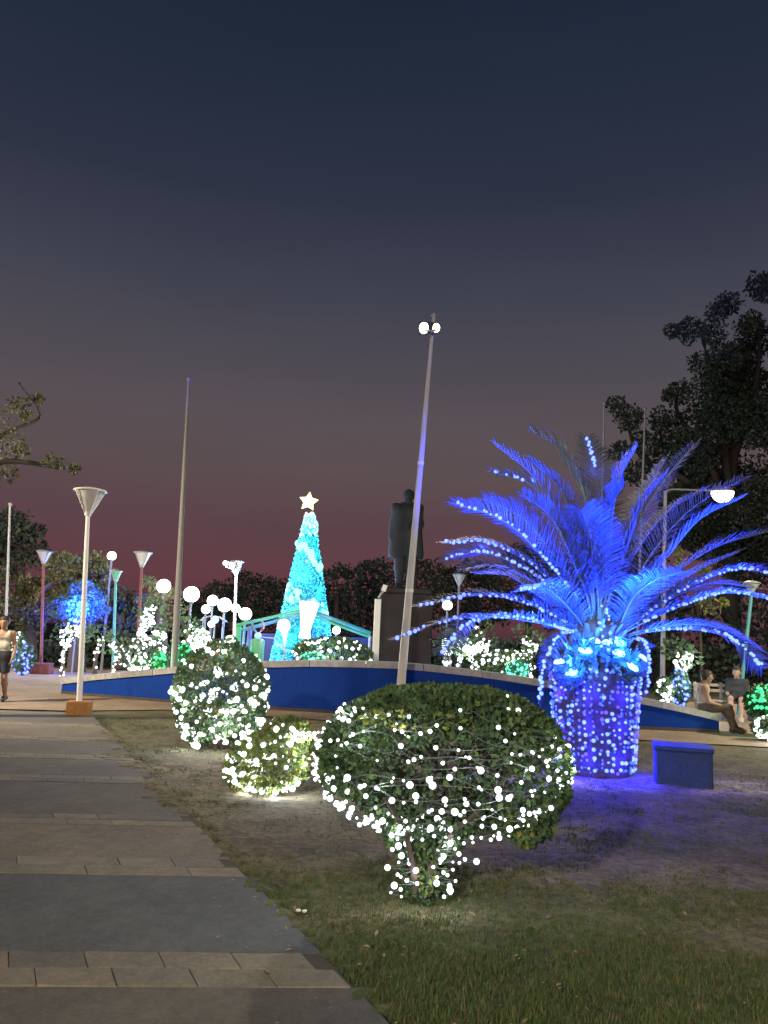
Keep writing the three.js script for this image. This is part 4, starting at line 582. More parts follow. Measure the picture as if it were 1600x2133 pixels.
S('spreading shrub with white lights behind the wall, left of the palm trunk', 'white string lights over the spreading shrub left of the palm trunk', [985, 1355, 1112, 1412], 18.4, 419, { bulbs: 110, n: 1200, bulbR: 0.032, I: 3 });
S('small turquoise lit mound on the wall top near the palm trunk', 'turquoise string lights on the small mound near the palm trunk', [1055, 1376, 1100, 1412], 17.4, 420, { bulbs: 55, mat: M.bulbTeal, color: new THREE.Color(0.2, 1, 0.8) });
litTree({ label: 'upright sapling with clusters of white lights left of the drooping palm frond', light: 'clusters of white string lights on the upright sapling left of the palm trunk', d: 19.5, seed: 421, stems: [[[1100, 1402], [1098, 1365], [1096, 1325]], [[1098, 1370], [1106, 1352], [1110, 1340]]], bulbs: 24, spread: 0.14, n: 110 });
litTree({ label: 'sapling with a tall column of big white lights right of the palm trunk', light: 'tall column of big white string lights right of the palm trunk', d: 17.5, seed: 422, stems: [[[1413, 1450], [1416, 1400], [1418, 1352]], [[1416, 1400], [1424, 1380], [1426, 1365]]], bulbs: 24, spread: 0.14, bulbR: 0.042, n: 150 });
S('low shrub with white lights above the right slope of the wall', 'white string lights on the low shrub above the right slope of the wall', [1366, 1412, 1400, 1462], 16.6, 423, { bulbs: 34, I: 1.5 });
S('bluish lit bush at the foot of the column of big white lights', 'bluish string lights on the bush under the column of big white lights', [1396, 1396, 1434, 1470], 17, 424, { bulbs: 40, mat: M.bulbIce, color: new THREE.Color(0.4, 0.7, 1) });
S('rounded shrub glowing green at the right edge of the picture', 'green string lights over the rounded shrub at the right edge', [1556, 1428, 1632, 1502], 14.6, 425, { bulbs: 110, bulbR: 0.03, mat: M.bulbGreen, n: 1400, color: new THREE.Color(0.15, 1, 0.3), I: 1.5 });
S('low white lit shrub under the green glowing one at the right edge', 'white string lights on the low shrub under the green glowing one', [1572, 1494, 1630, 1540], 13.9, 426, { bulbs: 46, bulbR: 0.034, I: 2 });

// ---------------------------------------------------------------- trees
// clumps: photo pixels and radius in pixels; trunk and limbs in photo pixels
function bigTree(o) {
  const { label, d, clumps, trunk, limbs = [], seed, size = 0.2, per: dens = 60, mat = M.dark, group, r0 = 0.3, depth = 1.4, inner = 0.6 } = o, r = rng(seed), k = pxm(d);
  const base = P(...trunk[0], d).setY(0), t = thing('tree', label, 'tree', base, group);
  const tr = trunk.map(([x, y], i) => P(x, y, d).setY(i ? Math.max(0.2, P(x, y, d).y) : -0.05)); part('trunk', sweep(curve(tr, 16), (q) => lerp(r0, r0 * 0.4, q), 9), M.wood, t);
  for (const l of limbs) part('limb', sweep(curve(l.map(([x, y], i) => { const p = P(x, y, d); p.z += (i % 2 ? 1 : -1) * 0.3 * i; return p; }), 14), (q) => lerp(r0 * 0.45, r0 * 0.1, q), 7), M.wood, t);
  const list = clumps.map(([x, y, q]) => { const c = P(x, y, d); c.z += (r() - 0.5) * depth * q * k * 1.6; return [c, q * k, q * k * 0.85, q * k]; }), tot = list.map((l) => Math.max(60, Math.round(dens * (l[1] * l[1]) / (size * size * 0.35))));
  const which = []; tot.forEach((n, i) => { for (let j = 0; j < n; j++) which.push(i); });
  part('crown', leaves(which.length, (i) => { const l = list[which[i]], q = onBall(r), f = (r() < inner ? Math.cbrt(r()) : 1) * (0.8 + 0.45 * noise.noise(q.x * 2 + which[i], q.y * 2, q.z * 2) + 0.12 * r()); return { p: V(l[0].x + q.x * l[1] * f, Math.max(0.1, l[0].y + q.y * l[2] * f), l[0].z + q.z * l[3] * f), n: q, s: size * (0.6 + 0.8 * r()) }; }, r), mat, t);
  return t;
}
bigTree({ label: 'big dark tree towering at the right behind the palm', d: 38, seed: 501, size: 0.17, per: 7.5, r0: 0.5, depth: 2, trunk: [[1530, 1440], [1525, 1250], [1520, 1050], [1535, 880]], limbs: [[[1524, 1100], [1470, 960], [1420, 850], [1400, 820]], [[1522, 1050], [1500, 900], [1480, 720], [1440, 690]], [[1530, 950], [1570, 800], [1595, 640]], [[1524, 1080], [1420, 1000], [1340, 940], [1290, 870]]],
  clumps: [[1592, 620, 42], [1600, 690, 50], [1505, 645, 32], [1480, 665, 26], [1440, 688, 36], [1402, 690, 22], [1470, 710, 30], [1490, 760, 45], [1545, 760, 62], [1600, 800, 70], [1465, 745, 26], [1520, 840, 62], [1455, 815, 38], [1412, 820, 34], [1385, 830, 18], [1580, 900, 75], [1480, 890, 55], [1420, 890, 46], [1370, 880, 30], [1282, 850, 26], [1305, 880, 34], [1345, 925, 34], [1300, 935, 30], [1400, 955, 55], [1500, 970, 70], [1590, 1000, 75], [1330, 985, 36], [1440, 1040, 60], [1540, 1070, 70], [1610, 1110, 70], [1390, 1050, 40], [1480, 1130, 60], [1560, 1180, 70], [1500, 900, 66], [1440, 950, 60], [1545, 900, 60], [1500, 1020, 66], [1460, 1090, 62], [1400, 1110, 50], [1560, 1120, 66], [1530, 800, 46], [1470, 855, 44], [1570, 730, 48], [1545, 690, 34], [1595, 585, 34]] });
bigTree({ label: 'dark broad tree behind the right palm fronds and the seated man', d: 33, seed: 502, size: 0.22, per: 4, r0: 0.3, trunk: [[1470, 1460], [1472, 1380], [1475, 1300]], clumps: [[1480, 1280, 60], [1550, 1290, 70], [1420, 1290, 50], [1600, 1330, 70], [1500, 1360, 60], [1430, 1370, 50], [1560, 1400, 60], [1380, 1350, 45]] });
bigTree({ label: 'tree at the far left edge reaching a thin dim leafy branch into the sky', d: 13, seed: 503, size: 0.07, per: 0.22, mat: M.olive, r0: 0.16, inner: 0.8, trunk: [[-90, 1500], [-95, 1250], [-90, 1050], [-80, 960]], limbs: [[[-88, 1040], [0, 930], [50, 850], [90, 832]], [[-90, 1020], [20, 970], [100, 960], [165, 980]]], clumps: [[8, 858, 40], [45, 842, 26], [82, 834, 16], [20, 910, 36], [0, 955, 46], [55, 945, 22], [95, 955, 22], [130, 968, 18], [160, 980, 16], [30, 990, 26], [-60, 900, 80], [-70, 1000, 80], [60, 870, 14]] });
bigTree({ label: 'dark blue tinged tree behind the thin mast at the far left', d: 34, seed: 504, size: 0.2, per: 7, trunk: [[40, 1400], [42, 1250], [45, 1140]], clumps: [[45, 1095, 40], [15, 1110, 45], [78, 1110, 26], [60, 1150, 40], [10, 1170, 50], [90, 1165, 26], [-40, 1140, 60]] });
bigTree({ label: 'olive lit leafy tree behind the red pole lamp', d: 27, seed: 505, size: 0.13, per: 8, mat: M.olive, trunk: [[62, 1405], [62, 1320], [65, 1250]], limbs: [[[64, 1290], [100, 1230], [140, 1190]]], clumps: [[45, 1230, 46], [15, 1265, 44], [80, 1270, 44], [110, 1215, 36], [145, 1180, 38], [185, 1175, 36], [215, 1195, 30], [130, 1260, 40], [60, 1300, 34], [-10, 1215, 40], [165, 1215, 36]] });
{ const d = 25, t = bigTree({ label: 'rounded tree flooded with blue light behind the white post lamp', d, seed: 506, size: 0.12, per: 7, mat: M.shrub, trunk: [[160, 1395], [161, 1330], [162, 1270]], clumps: [[150, 1235, 34], [185, 1235, 32], [165, 1265, 36], [140, 1265, 28], [195, 1268, 28], [165, 1300, 30], [205, 1245, 22]] });
  for (const [x, y, word] of [[160, 1294, 'upper'], [158, 1312, 'lower']]) { const p = P(x, y, d - 1.1), f = thing('floodlight', 'blue floodlight on a stake before the blue lit tree, ' + word + ' of the pair', 'floodlight', V(p.x, 0, p.z)); floodHead(f, 'floodlight', p, V(0, 0.2, 1), 0.22, 0.16, M.lampBlue); part('stake', cyl(V(p.x, -0.02, p.z), p, 0.025, 0.02, 6), M.grey, f); point(f, p.clone().add(V(0, 0.1, 0.3)), BLUE, 10, 4); spot(f, p.clone().add(V(0, 0.2, -0.1)), P(170, 1235, d), BLUE, 800, 0.9, 3); } }
bigTree({ label: 'dark teal tree between the teal lamp and the grey funnel lamp', d: 27.5, seed: 507, size: 0.17, per: 7, mat: M.dark, trunk: [[252, 1405], [252, 1340], [252, 1280]], clumps: [[235, 1235, 34], [265, 1255, 36], [240, 1275, 38], [280, 1290, 34], [225, 1300, 34], [262, 1320, 36], [300, 1250, 20]] });
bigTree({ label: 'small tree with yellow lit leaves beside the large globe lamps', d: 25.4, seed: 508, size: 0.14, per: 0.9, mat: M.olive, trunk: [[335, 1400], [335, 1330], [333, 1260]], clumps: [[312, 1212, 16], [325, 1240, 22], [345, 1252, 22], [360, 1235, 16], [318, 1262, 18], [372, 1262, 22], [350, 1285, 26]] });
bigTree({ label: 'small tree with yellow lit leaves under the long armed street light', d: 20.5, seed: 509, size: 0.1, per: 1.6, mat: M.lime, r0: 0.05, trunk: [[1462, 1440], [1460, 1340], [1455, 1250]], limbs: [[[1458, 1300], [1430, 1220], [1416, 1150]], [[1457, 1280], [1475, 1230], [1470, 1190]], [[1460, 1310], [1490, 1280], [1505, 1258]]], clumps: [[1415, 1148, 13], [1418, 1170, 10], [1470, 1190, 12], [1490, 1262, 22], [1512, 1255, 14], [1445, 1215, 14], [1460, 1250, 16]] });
{ const G0 = 'dark trees of the far treeline', T = (label, seed, d, trunk, clumps) => bigTree({ label, seed, d, trunk, clumps, size: 0.2, per: 6, group: G0 });
  T('far dark tree low on the skyline behind the cluster of globe lamps', 511, 46, [[440, 1390], [440, 1260]], [[420, 1255, 36], [455, 1235, 34], [395, 1280, 36], [440, 1290, 44], [480, 1270, 40], [375, 1265, 26]]);
  T('far dark tree on the skyline between the pale post lamp and the christmas tree', 512, 48, [[530, 1390], [532, 1250]], [[510, 1215, 30], [545, 1220, 34], [580, 1230, 32], [520, 1265, 44], [570, 1275, 46], [610, 1260, 40], [495, 1240, 26]]);
  T('far dark tree on the skyline just right of the christmas tree', 513, 47, [[700, 1390], [702, 1240]], [[680, 1205, 24], [708, 1188, 22], [735, 1198, 28], [690, 1245, 42], [735, 1250, 46], [660, 1260, 36], [710, 1295, 50]]);
  T('far dark tree on the skyline left of the statue', 514, 49, [[785, 1390], [786, 1240]], [[765, 1185, 24], [795, 1190, 32], [775, 1230, 42], [810, 1240, 44], [780, 1290, 56]]);
  T('far dark tree on the skyline right of the statue behind the mast', 515, 47, [[890, 1390], [890, 1240]], [[875, 1180, 26], [905, 1188, 28], [880, 1225, 40], [920, 1225, 36], [890, 1275, 54], [850, 1200, 26]]);
  T('far dark tree on the skyline behind the bluish funnel lamp', 516, 48, [[980, 1390], [980, 1240]], [[945, 1200, 26], [985, 1190, 36], [1020, 1200, 40], [960, 1245, 46], [1020, 1260, 56], [970, 1300, 50]]);
  T('far dark tree on the skyline behind the left half of the palm', 517, 46, [[1100, 1400], [1100, 1240]], [[1075, 1165, 36], [1110, 1180, 46], [1150, 1190, 50], [1085, 1240, 56], [1150, 1260, 60], [1210, 1220, 60]]);
  T('far dark tree on the skyline behind the right half of the palm', 518, 46, [[1300, 1410], [1300, 1240]], [[1280, 1160, 56], [1340, 1150, 56], [1300, 1240, 66], [1380, 1230, 66], [1330, 1320, 60]]); }
{ // planting that closes the plaza behind the lit shrubs
  const hedge = (label, x0, x1, y0, d, seed) => { const r = rng(seed), a = P(x0, 1320, d), b = P(x1, 1320, d), h = P((x0 + x1) / 2, y0, d).y, m = new THREE.Mesh(leaves(2600, () => ({ p: V(lerp(a.x, b.x, r()), h * Math.sqrt(r()) * (0.85 + 0.3 * noise.noise(r() * 9, 1, seed)), a.z + (r() - 0.5) * 1.6), n: onBall(r), s: 0.22 * (0.6 + 0.8 * r()) }), r), M.dark); m.name = numbered('hedge'); tag(m, label, 'hedge'); m.castShadow = m.receiveShadow = true; scene.add(m); };
  hedge('dark hedge closing the plaza at the left behind the lamp posts', -80, 470, 1335, 28.5, 531); hedge('dark hedge behind the light arch and the statue', 470, 960, 1335, 30, 532); hedge('dark hedge behind the palm and the lit saplings', 960, 1700, 1330, 29, 533);
}

// ---------------------------------------------------------------- figures
// a closed surface where f changes sign (surface nets)
function surface(f, lo, hi, cell) {
  const nx = Math.ceil((hi.x - lo.x) / cell) + 1, ny = Math.ceil((hi.y - lo.y) / cell) + 1, nz = Math.ceil((hi.z - lo.z) / cell) + 1, val = new Float32Array(nx * ny * nz), id = new Int32Array(nx * ny * nz).fill(-1), pos = [], idx = [], p = V();
  for (let z = 0, i = 0; z < nz; z++) for (let y = 0; y < ny; y++) for (let x = 0; x < nx; x++, i++) val[i] = f(p.set(lo.x + x * cell, lo.y + y * cell, lo.z + z * cell));
  const I = (x, y, z) => (z * ny + y) * nx + x, co = [[0, 0, 0], [1, 0, 0], [0, 1, 0], [1, 1, 0], [0, 0, 1], [1, 0, 1], [0, 1, 1], [1, 1, 1]], ed = [[0, 1], [2, 3], [4, 5], [6, 7], [0, 2], [1, 3], [4, 6], [5, 7], [0, 4], [1, 5], [2, 6], [3, 7]];
  for (let z = 0; z < nz - 1; z++) for (let y = 0; y < ny - 1; y++) for (let x = 0; x < nx - 1; x++) {
    const v = co.map(([a, b, c]) => val[I(x + a, y + b, z + c)]); let n = 0, sx = 0, sy = 0, sz = 0;
    for (const [a, b] of ed) if (v[a] < 0 !== v[b] < 0) { const t = v[a] / (v[a] - v[b]); sx += lerp(co[a][0], co[b][0], t); sy += lerp(co[a][1], co[b][1], t); sz += lerp(co[a][2], co[b][2], t); n++; }
    if (n) { id[I(x, y, z)] = pos.length / 3; pos.push(lo.x + (x + sx / n) * cell, lo.y + (y + sy / n) * cell, lo.z + (z + sz / n) * cell); }
  }
  const quad = (a, b, c, d, flip) => { if (a < 0 || b < 0 || c < 0 || d < 0) return; flip ? idx.push(a, c, b, a, d, c) : idx.push(a, b, c, a, c, d); };
  for (let z = 1; z < nz - 1; z++) for (let y = 1; y < ny - 1; y++) for (let x = 1; x < nx - 1; x++) { const a = val[I(x, y, z)] < 0;
    if (a !== val[I(x + 1, y, z)] < 0) quad(id[I(x, y - 1, z - 1)], id[I(x, y, z - 1)], id[I(x, y, z)], id[I(x, y - 1, z)], !a);
    if (a !== val[I(x, y + 1, z)] < 0) quad(id[I(x - 1, y, z - 1)], id[I(x - 1, y, z)], id[I(x, y, z)], id[I(x, y, z - 1)], !a);
    if (a !== val[I(x, y, z + 1)] < 0) quad(id[I(x - 1, y - 1, z)], id[I(x, y - 1, z)], id[I(x, y, z)], id[I(x - 1, y, z)], !a); }
  const g = new THREE.BufferGeometry(); g.setAttribute('position', new THREE.Float32BufferAttribute(pos, 3)); g.setIndex(idx); g.computeVertexNormals(); return uvBy(g);
}
const cap = (p, a, b, ra, rb) => { const bx = b[0] - a[0], by = b[1] - a[1], bz = b[2] - a[2], px = p.x - a[0], py = p.y - a[1], pz = p.z - a[2], t = clamp((px * bx + py * by + pz * bz) / (bx * bx + by * by + bz * bz + 1e-9), 0, 1); return Math.hypot(px - bx * t, py - by * t, pz - bz * t) - lerp(ra, rb, t); };
const smin = (a, b, k) => { const h = Math.max(k - Math.abs(a - b), 0) / k; return Math.min(a, b) - h * h * k * 0.25; };
const union = (p, bones, k = 0.035) => { let d = 1e3; for (const b of bones) d = smin(d, cap(p, ...b), k); return d; };
// J: joints of a pose, metres, facing +z; [left, right] pairs
function human(o) {
  const { name = 'person', label, category = 'person', at, turn, size = 1, J, wear, skin, hairMat, group } = o;
  const T = thing(name, label, category, at, group), out = (g) => g.scale(size, size, size).rotateY(turn);
  const put = (n, g, m) => { const mesh = new THREE.Mesh(out(g), m); mesh.name = n; mesh.castShadow = mesh.receiveShadow = true; T.add(mesh); return mesh; };
  const { head, neck, chest, pelvis, sh, el, wr, hip, kn, an, toe } = J;
  const mid = (a, b, t = 0.5) => a.map((x, i) => lerp(x, b[i], t)), off = (a, x, y, z) => [a[0] + x, a[1] + y, a[2] + z];
  const torso = [[off(chest, -0.1, 0.02, 0), off(chest, 0.1, 0.02, 0), 0.1, 0.1], [off(mid(chest, pelvis), -0.07, 0, 0.01), off(mid(chest, pelvis), 0.07, 0, 0.01), 0.1, 0.1], [off(pelvis, -0.075, 0, 0), off(pelvis, 0.075, 0, 0), 0.108, 0.108], [off(chest, 0, 0.08, 0), neck, 0.07, 0.05]];
  const arm = (s) => [[mid(sh[s], chest, 0.25), sh[s], 0.06, 0.058], [sh[s], el[s], 0.05, 0.038], [el[s], wr[s], 0.039, 0.026]], leg = (s) => [[hip[s], kn[s], 0.088, 0.056], [kn[s], mid(kn[s], an[s], 0.3), 0.054, 0.058], [mid(kn[s], an[s], 0.3), an[s], 0.058, 0.036]], foot = (s) => [[an[s], toe[s], 0.04, 0.032], [an[s], off(an[s], 0, -0.03, -0.03), 0.036, 0.034]];
  const f = J.face || [0, 0, 1], h3 = (u, y) => [head[0] + f[0] * u, head[1] + y, head[2] + f[2] * u], sd = [f[2], 0, -f[0]], h4 = (u, s, y) => [head[0] + f[0] * u + sd[0] * s, head[1] + y, head[2] + f[2] * u + sd[2] * s];
  const skull = [[h3(-0.015, 0.035), h3(0.015, 0.03), 0.082, 0.08], [h3(0.025, -0.02), h3(0.035, -0.075), 0.066, 0.042], [neck, h3(-0.01, -0.06), 0.05, 0.05]];
  const headF = (p) => { let d = union(p, skull, 0.04); d = smin(d, cap(p, h3(0.092, 0.01), h3(0.108, -0.028), 0.009, 0.014), 0.012); d = smin(d, cap(p, h4(0.085, -0.035, 0.03), h4(0.085, 0.035, 0.03), 0.01, 0.01), 0.015); d = smin(d, cap(p, h4(0.082, -0.02, -0.056), h4(0.082, 0.02, -0.056), 0.008, 0.008), 0.01); for (const s of [-1, 1]) { d = smin(d, cap(p, h4(-0.005, s * 0.082, 0.015), h4(0, s * 0.08, -0.025), 0.012, 0.009), 0.008); d = Math.max(d, -cap(p, h4(0.1, s * 0.032, 0.008), h4(0.1, s * 0.03, 0.006), 0.013, 0.013)); d = Math.min(d, cap(p, h4(0.078, s * 0.03, 0.008), h4(0.078, s * 0.03, 0.007), 0.012, 0.012)); } return d; };
  const bodyBones = [...torso, ...arm(0), ...arm(1), ...leg(0), ...leg(1), ...foot(0), ...foot(1), [neck, h3(-0.01, -0.06), 0.05, 0.05]];
  const all = [...bodyBones.flatMap((b) => [b[0], b[1]]), head], lo = V(1e3, 1e3, 1e3), hi = V(-1e3, -1e3, -1e3); all.forEach((a) => { lo.min(V(...a)); hi.max(V(...a)); }); lo.subScalar(0.16); hi.addScalar(0.16);
  const geos = [surface((p) => union(p, bodyBones), lo, hi, 0.016), surface(headF, V(...head).subScalar(0.17), V(...head).addScalar(0.17), 0.007)];
  for (const s of [0, 1]) { // hand: palm, four curled fingers, thumb
    const w = V(...wr[s]), dir = w.clone().sub(V(...el[s])).normalize(), palmN = V(...(J.palm || [1, 0, 0])).multiplyScalar(s ? -1 : 1); palmN.addScaledVector(dir, -palmN.dot(dir)).normalize(); const across = V().crossVectors(dir, palmN), q = (a, b, c) => w.clone().addScaledVector(dir, a).addScaledVector(across, b).addScaledVector(palmN, c).toArray(), hb = [[q(-0.02, 0, 0), q(0.02, 0, 0), 0.027, 0.022]];
    for (let i = 0; i < 4; i++) { const b = (i - 1.5) * 0.019, L = [0.062, 0.074, 0.07, 0.055][i]; hb.push([q(0.01, b * 0.6, 0), q(0.075, b, 0.002), 0.014, 0.011], [q(0.075, b, 0.002), q(0.075 + L * 0.5, b, 0.012), 0.0095, 0.0085], [q(0.075 + L * 0.5, b, 0.012), q(0.075 + L * 0.85, b, 0.034), 0.0085, 0.007]); }
    hb.push([q(0.02, 0.022, 0.004), q(0.055, 0.046, 0.016), 0.014, 0.01], [q(0.055, 0.046, 0.016), q(0.085, 0.05, 0.028), 0.01, 0.0075]);
    geos.push(surface((p) => union(p, hb, 0.008), w.clone().subScalar(0.16), w.clone().addScalar(0.16), 0.0055));
  }
  put('body', join(geos), skin);
  const B = { torso, arm: [...arm(0), ...arm(1)], leg: [...leg(0), ...leg(1)], foot: [...foot(0), ...foot(1)] };
  for (const [n, bones, grow, clip, mat, cell = 0.014] of wear(B, J, { cap, h3, h4 })) put(n, surface((p) => Math.max(union(p, bones, 0.05) - grow, clip(p)), lo, hi, cell), mat);
  if (hairMat) put('hair', surface((p) => Math.max(union(p, [[h3(-0.022, 0.05), h3(0.008, 0.052), 0.1, 0.094], [h3(-0.05, -0.02), h3(-0.03, 0.0), 0.055, 0.075]], 0.04), Math.min(0.02, (p.x - head[0]) * f[0] + (p.z - head[2]) * f[2] - 0.03 - (p.y - head[1] > 0.06 ? 0.06 : 0))), V(...head).subScalar(0.18), V(...head).addScalar(0.18), 0.008), hairMat);
  return T;
}
const cloth = (r, g, b) => std(rgb(r, g, b), 0.9, { map: grain });
const skinM = std(rgb(0.3, 0.17, 0.11), 0.6), hairM = std(rgb(0.02, 0.016, 0.014), 0.6);
{ // walking towards the camera at the left edge
  const d = 15.29, at = G(-8, 1464); at.y = 0.02;
  const J = { head: [0, 1.52, 0.03], neck: [0, 1.39, 0.0], chest: [0, 1.25, 0], pelvis: [0, 0.9, 0], sh: [[-0.175, 1.32, 0], [0.175, 1.32, 0]], el: [[-0.235, 1.06, -0.04], [0.24, 1.05, -0.02]], wr: [[-0.235, 0.84, 0.06], [0.235, 0.84, 0.09]], hip: [[-0.09, 0.87, 0], [0.09, 0.87, 0]], kn: [[-0.1, 0.47, 0.1], [0.1, 0.47, 0.0]], an: [[-0.1, 0.09, 0.06], [0.1, 0.09, -0.16]], toe: [[-0.11, 0.035, 0.22], [0.11, 0.035, -0.02]] };
  human({ label: 'person in white scoop neck tank top and dark shorts at the left edge', at, turn: 0.15, size: 0.97, J, skin: skinM, hairMat: hairM, wear: (B) => [
    ['tank_top', [...B.torso, [[-0.12, 1.3, 0], [0.12, 1.3, 0], 0.07, 0.07]], 0.014, (p) => Math.max(0.93 - p.y, p.y - 1.405, Math.abs(p.x) - 0.155, 0.1 - Math.hypot(p.x * 1.15, (p.y - 1.39) * 0.72, 0)), cloth(0.6, 0.56, 0.48)],
    ['shorts', [...B.torso.slice(1, 3), ...B.leg.filter((_, i) => i % 3 === 0)], 0.026, (p) => Math.max(0.56 - p.y, p.y - 0.985), cloth(0.035, 0.038, 0.055)],
    ['shoes', B.foot, 0.012, (p) => p.y - 0.1, std(rgb(0.03, 0.03, 0.035), 0.6)]] });
}
const seated = (s) => ({ head: [0.0, s + 0.66, 0.07], neck: [0, s + 0.53, 0.02], chest: [0, s + 0.39, -0.02], pelvis: [0, s + 0.095, 0], sh: [[-0.17, s + 0.46, 0], [0.17, s + 0.46, 0]], el: [[-0.22, s + 0.2, 0.06], [0.22, s + 0.2, 0.05]], wr: [[-0.15, s + 0.14, 0.28], [0.15, s + 0.14, 0.27]], hip: [[-0.09, s + 0.09, 0.02], [0.09, s + 0.09, 0.02]], kn: [[-0.11, s + 0.1, 0.42], [0.11, s + 0.08, 0.4]], an: [[-0.11, 0.085, 0.5], [0.11, 0.085, 0.58]], toe: [[-0.12, 0.03, 0.66], [0.12, 0.03, 0.74]], palm: [0, -1, 0] });
{
  const at = V(6.17, 0.02, -15.2);
  human({ label: 'man in white sleeveless shirt and brown trousers seated on the low wall end', at, turn: Math.PI / 2 - 0.25, size: 0.97, J: seated(0.36), skin: skinM, hairMat: hairM, wear: (B) => [
    ['shirt', [...B.torso, [[-0.13, 0.82, 0], [0.13, 0.82, 0], 0.065, 0.065]], 0.016, (p) => Math.max(0.385 - p.y, p.y - 0.885, Math.abs(p.x) - 0.185), cloth(0.62, 0.52, 0.48)],
    ['trousers', [...B.torso.slice(2, 3), ...B.leg], 0.02, (p) => Math.max(0.1 - p.y, p.y - 0.57), cloth(0.13, 0.1, 0.07)],
    ['shoes', B.foot, 0.012, (p) => p.y - 0.1, cloth(0.1, 0.07, 0.05)]] });
}
{ // bench on the plaza at the right with a second seated figure
  const d = 17.6, a = P(1452, 1480, d), b = P(1572, 1486, d), z = a.z, bn = thing('bench', 'long bench with pale rails on the plaza behind the seated man', 'bench', V((a.x + b.x) / 2, 0, z)), w = b.x - a.x, cx = (a.x + b.x) / 2, tan = std(rgb(0.34, 0.27, 0.2), 0.8, { map: grain });
  for (const [y, dz] of [[0.62, -0.18], [0.74, -0.2]]) part('back_rail', bevelBox(w, 0.07, 0.04, 0.01).translate(cx, y, z + dz), tan, bn);
  for (let i = 0; i < 3; i++) part('seat_slat', bevelBox(w, 0.035, 0.11, 0.008).translate(cx, 0.42, z - 0.1 + i * 0.125), tan, bn);
  for (const s of [-0.46, 0, 0.46]) { part('leg', bevelBox(0.07, 0.42, 0.34, 0.01).translate(cx + s * w, 0.2, z), M.dull, bn); part('back_post', bevelBox(0.06, 0.4, 0.05, 0.008).translate(cx + s * w, 0.6, z - 0.215), M.dull, bn); }
  human({ label: 'person in dark clothes with bare shins seated on the bench behind the man', at: V(P(1538, 1470, d).x, 0.02, z - 0.02), turn: -0.5, size: 0.96, J: seated(0.4), skin: std(rgb(0.36, 0.23, 0.16), 0.6), hairMat: hairM, wear: (B) => [
    ['shirt', [...B.torso, ...B.arm.filter((_, i) => i % 3 < 2)], 0.016, (p) => Math.max(0.42 - p.y, p.y - 0.93), cloth(0.04, 0.045, 0.05)],
    ['shorts', [...B.torso.slice(2, 3), ...B.leg.filter((_, i) => i % 3 === 0)], 0.024, (p) => Math.max(p.z - 0.4, p.y - 0.6), cloth(0.03, 0.03, 0.04)],
    ['shoes', B.foot, 0.012, (p) => p.y - 0.1, cloth(0.5, 0.5, 0.46)]] });
}
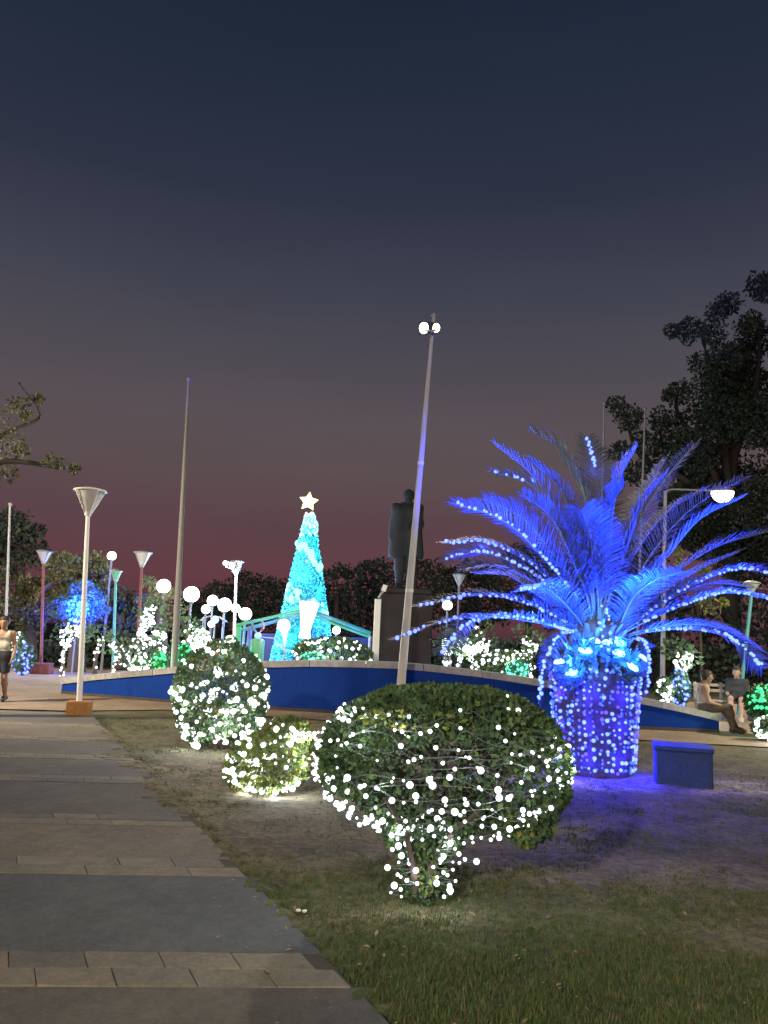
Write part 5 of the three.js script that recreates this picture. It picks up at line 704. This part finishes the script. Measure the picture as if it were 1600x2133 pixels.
{ // monument
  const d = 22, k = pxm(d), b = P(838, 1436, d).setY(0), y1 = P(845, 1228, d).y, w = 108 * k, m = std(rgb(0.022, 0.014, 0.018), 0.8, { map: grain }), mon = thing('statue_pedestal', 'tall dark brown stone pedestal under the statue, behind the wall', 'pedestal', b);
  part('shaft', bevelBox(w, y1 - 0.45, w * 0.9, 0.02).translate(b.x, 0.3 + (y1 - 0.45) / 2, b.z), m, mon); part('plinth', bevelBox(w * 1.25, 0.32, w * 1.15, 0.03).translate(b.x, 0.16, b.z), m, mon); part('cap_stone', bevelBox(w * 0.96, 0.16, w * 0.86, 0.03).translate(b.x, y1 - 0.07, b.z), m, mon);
  const at = V(P(843, 1222, d).x, y1 + 0.01, b.z), size = 1.63;
  const J = { head: [0.02, 1.58, 0.02], neck: [0.01, 1.45, 0], chest: [0, 1.31, 0], pelvis: [0, 0.93, 0], sh: [[-0.19, 1.4, 0], [0.19, 1.4, 0]], el: [[-0.235, 1.12, -0.02], [0.22, 1.12, 0.02]], wr: [[-0.25, 0.87, 0.05], [0.1, 1.08, 0.19]], hip: [[-0.09, 0.9, 0], [0.09, 0.9, 0]], kn: [[-0.1, 0.49, 0.03], [0.1, 0.49, 0.0]], an: [[-0.1, 0.085, 0], [0.1, 0.085, 0]], toe: [[-0.13, 0.03, 0.15], [0.13, 0.03, 0.15]], palm: [1, 0, 0] };
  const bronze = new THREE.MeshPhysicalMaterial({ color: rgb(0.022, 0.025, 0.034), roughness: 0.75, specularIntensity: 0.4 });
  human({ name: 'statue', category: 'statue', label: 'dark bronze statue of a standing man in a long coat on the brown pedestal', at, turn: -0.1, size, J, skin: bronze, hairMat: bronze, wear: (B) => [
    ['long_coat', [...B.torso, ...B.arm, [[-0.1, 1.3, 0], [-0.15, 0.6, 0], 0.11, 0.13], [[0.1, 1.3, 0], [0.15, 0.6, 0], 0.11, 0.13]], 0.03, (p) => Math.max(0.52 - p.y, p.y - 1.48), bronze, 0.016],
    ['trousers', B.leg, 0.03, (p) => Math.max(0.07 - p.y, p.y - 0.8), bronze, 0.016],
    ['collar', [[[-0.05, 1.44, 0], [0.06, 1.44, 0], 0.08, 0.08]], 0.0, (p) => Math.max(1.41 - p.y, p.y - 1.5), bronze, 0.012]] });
}
{ // fallen leaves and grit
  const r = rng(77), g = new THREE.BufferGeometry(); g.setAttribute('position', new THREE.Float32BufferAttribute([-1, 0, 0, 0, 0.25, 0.45, 1, 0.1, 0, 0, 0.2, -0.45, 0, 0.05, 0], 3)); g.setIndex([0, 1, 4, 1, 2, 4, 2, 3, 4, 3, 0, 4]); g.computeVertexNormals(); uvBy(g);
  const n = 700, m = new THREE.InstancedMesh(g, std(rgb(1, 1, 1), 0.85, { side: THREE.DoubleSide }), n), d = new THREE.Object3D(), c = new THREE.Color();
  for (let i = 0; i < n; i++) { const z = -3.3 - 10 * Math.pow(r(), 1.4), x = edgeX(z) - 0.5 + (r() < 0.5 ? r() * 1.6 : r() * (6 - z * 0.3)); d.position.set(x, 0.03 + (x < edgeX(z) ? 0.004 : 0), z); d.rotation.set((r() - 0.5) * 0.6, r() * 6.28, (r() - 0.5) * 0.6); d.scale.setScalar(0.008 + 0.02 * r() * r()); d.updateMatrix(); m.setMatrixAt(i, d.matrix); const k = 0.5 + r(); c.setRGB(0.2 * k, 0.15 * k, 0.085 * k); m.setColorAt(i, c); }
  m.name = 'leaf_litter'; tag(m, 'small dry fallen leaves scattered over lawn and path edge', 'leaves'); m.userData.kind = 'stuff'; m.receiveShadow = true; scene.add(m);
}
// litter and a few stones by the path edge
{ const p = G(628, 1905), l = thing('litter', 'scrap of crumpled white paper on the grass at the path edge', 'litter', p); for (let i = 0; i < 2; i++) { const g = new THREE.IcosahedronGeometry(0.016, 1), q = g.attributes.position, r = rng(i + 5); for (let j = 0; j < q.count; j++) q.setXYZ(j, q.getX(j) * (1 + 0.5 * noise.noise(q.getX(j) * 150, q.getY(j) * 150, i)), q.getY(j) * 0.5, q.getZ(j)); g.computeVertexNormals(); part('paper', g.translate(p.x + (i - 0.5) * 0.035, 0.022, p.z + i * 0.008), M.white, l); } }
renderer.render(scene, camera);
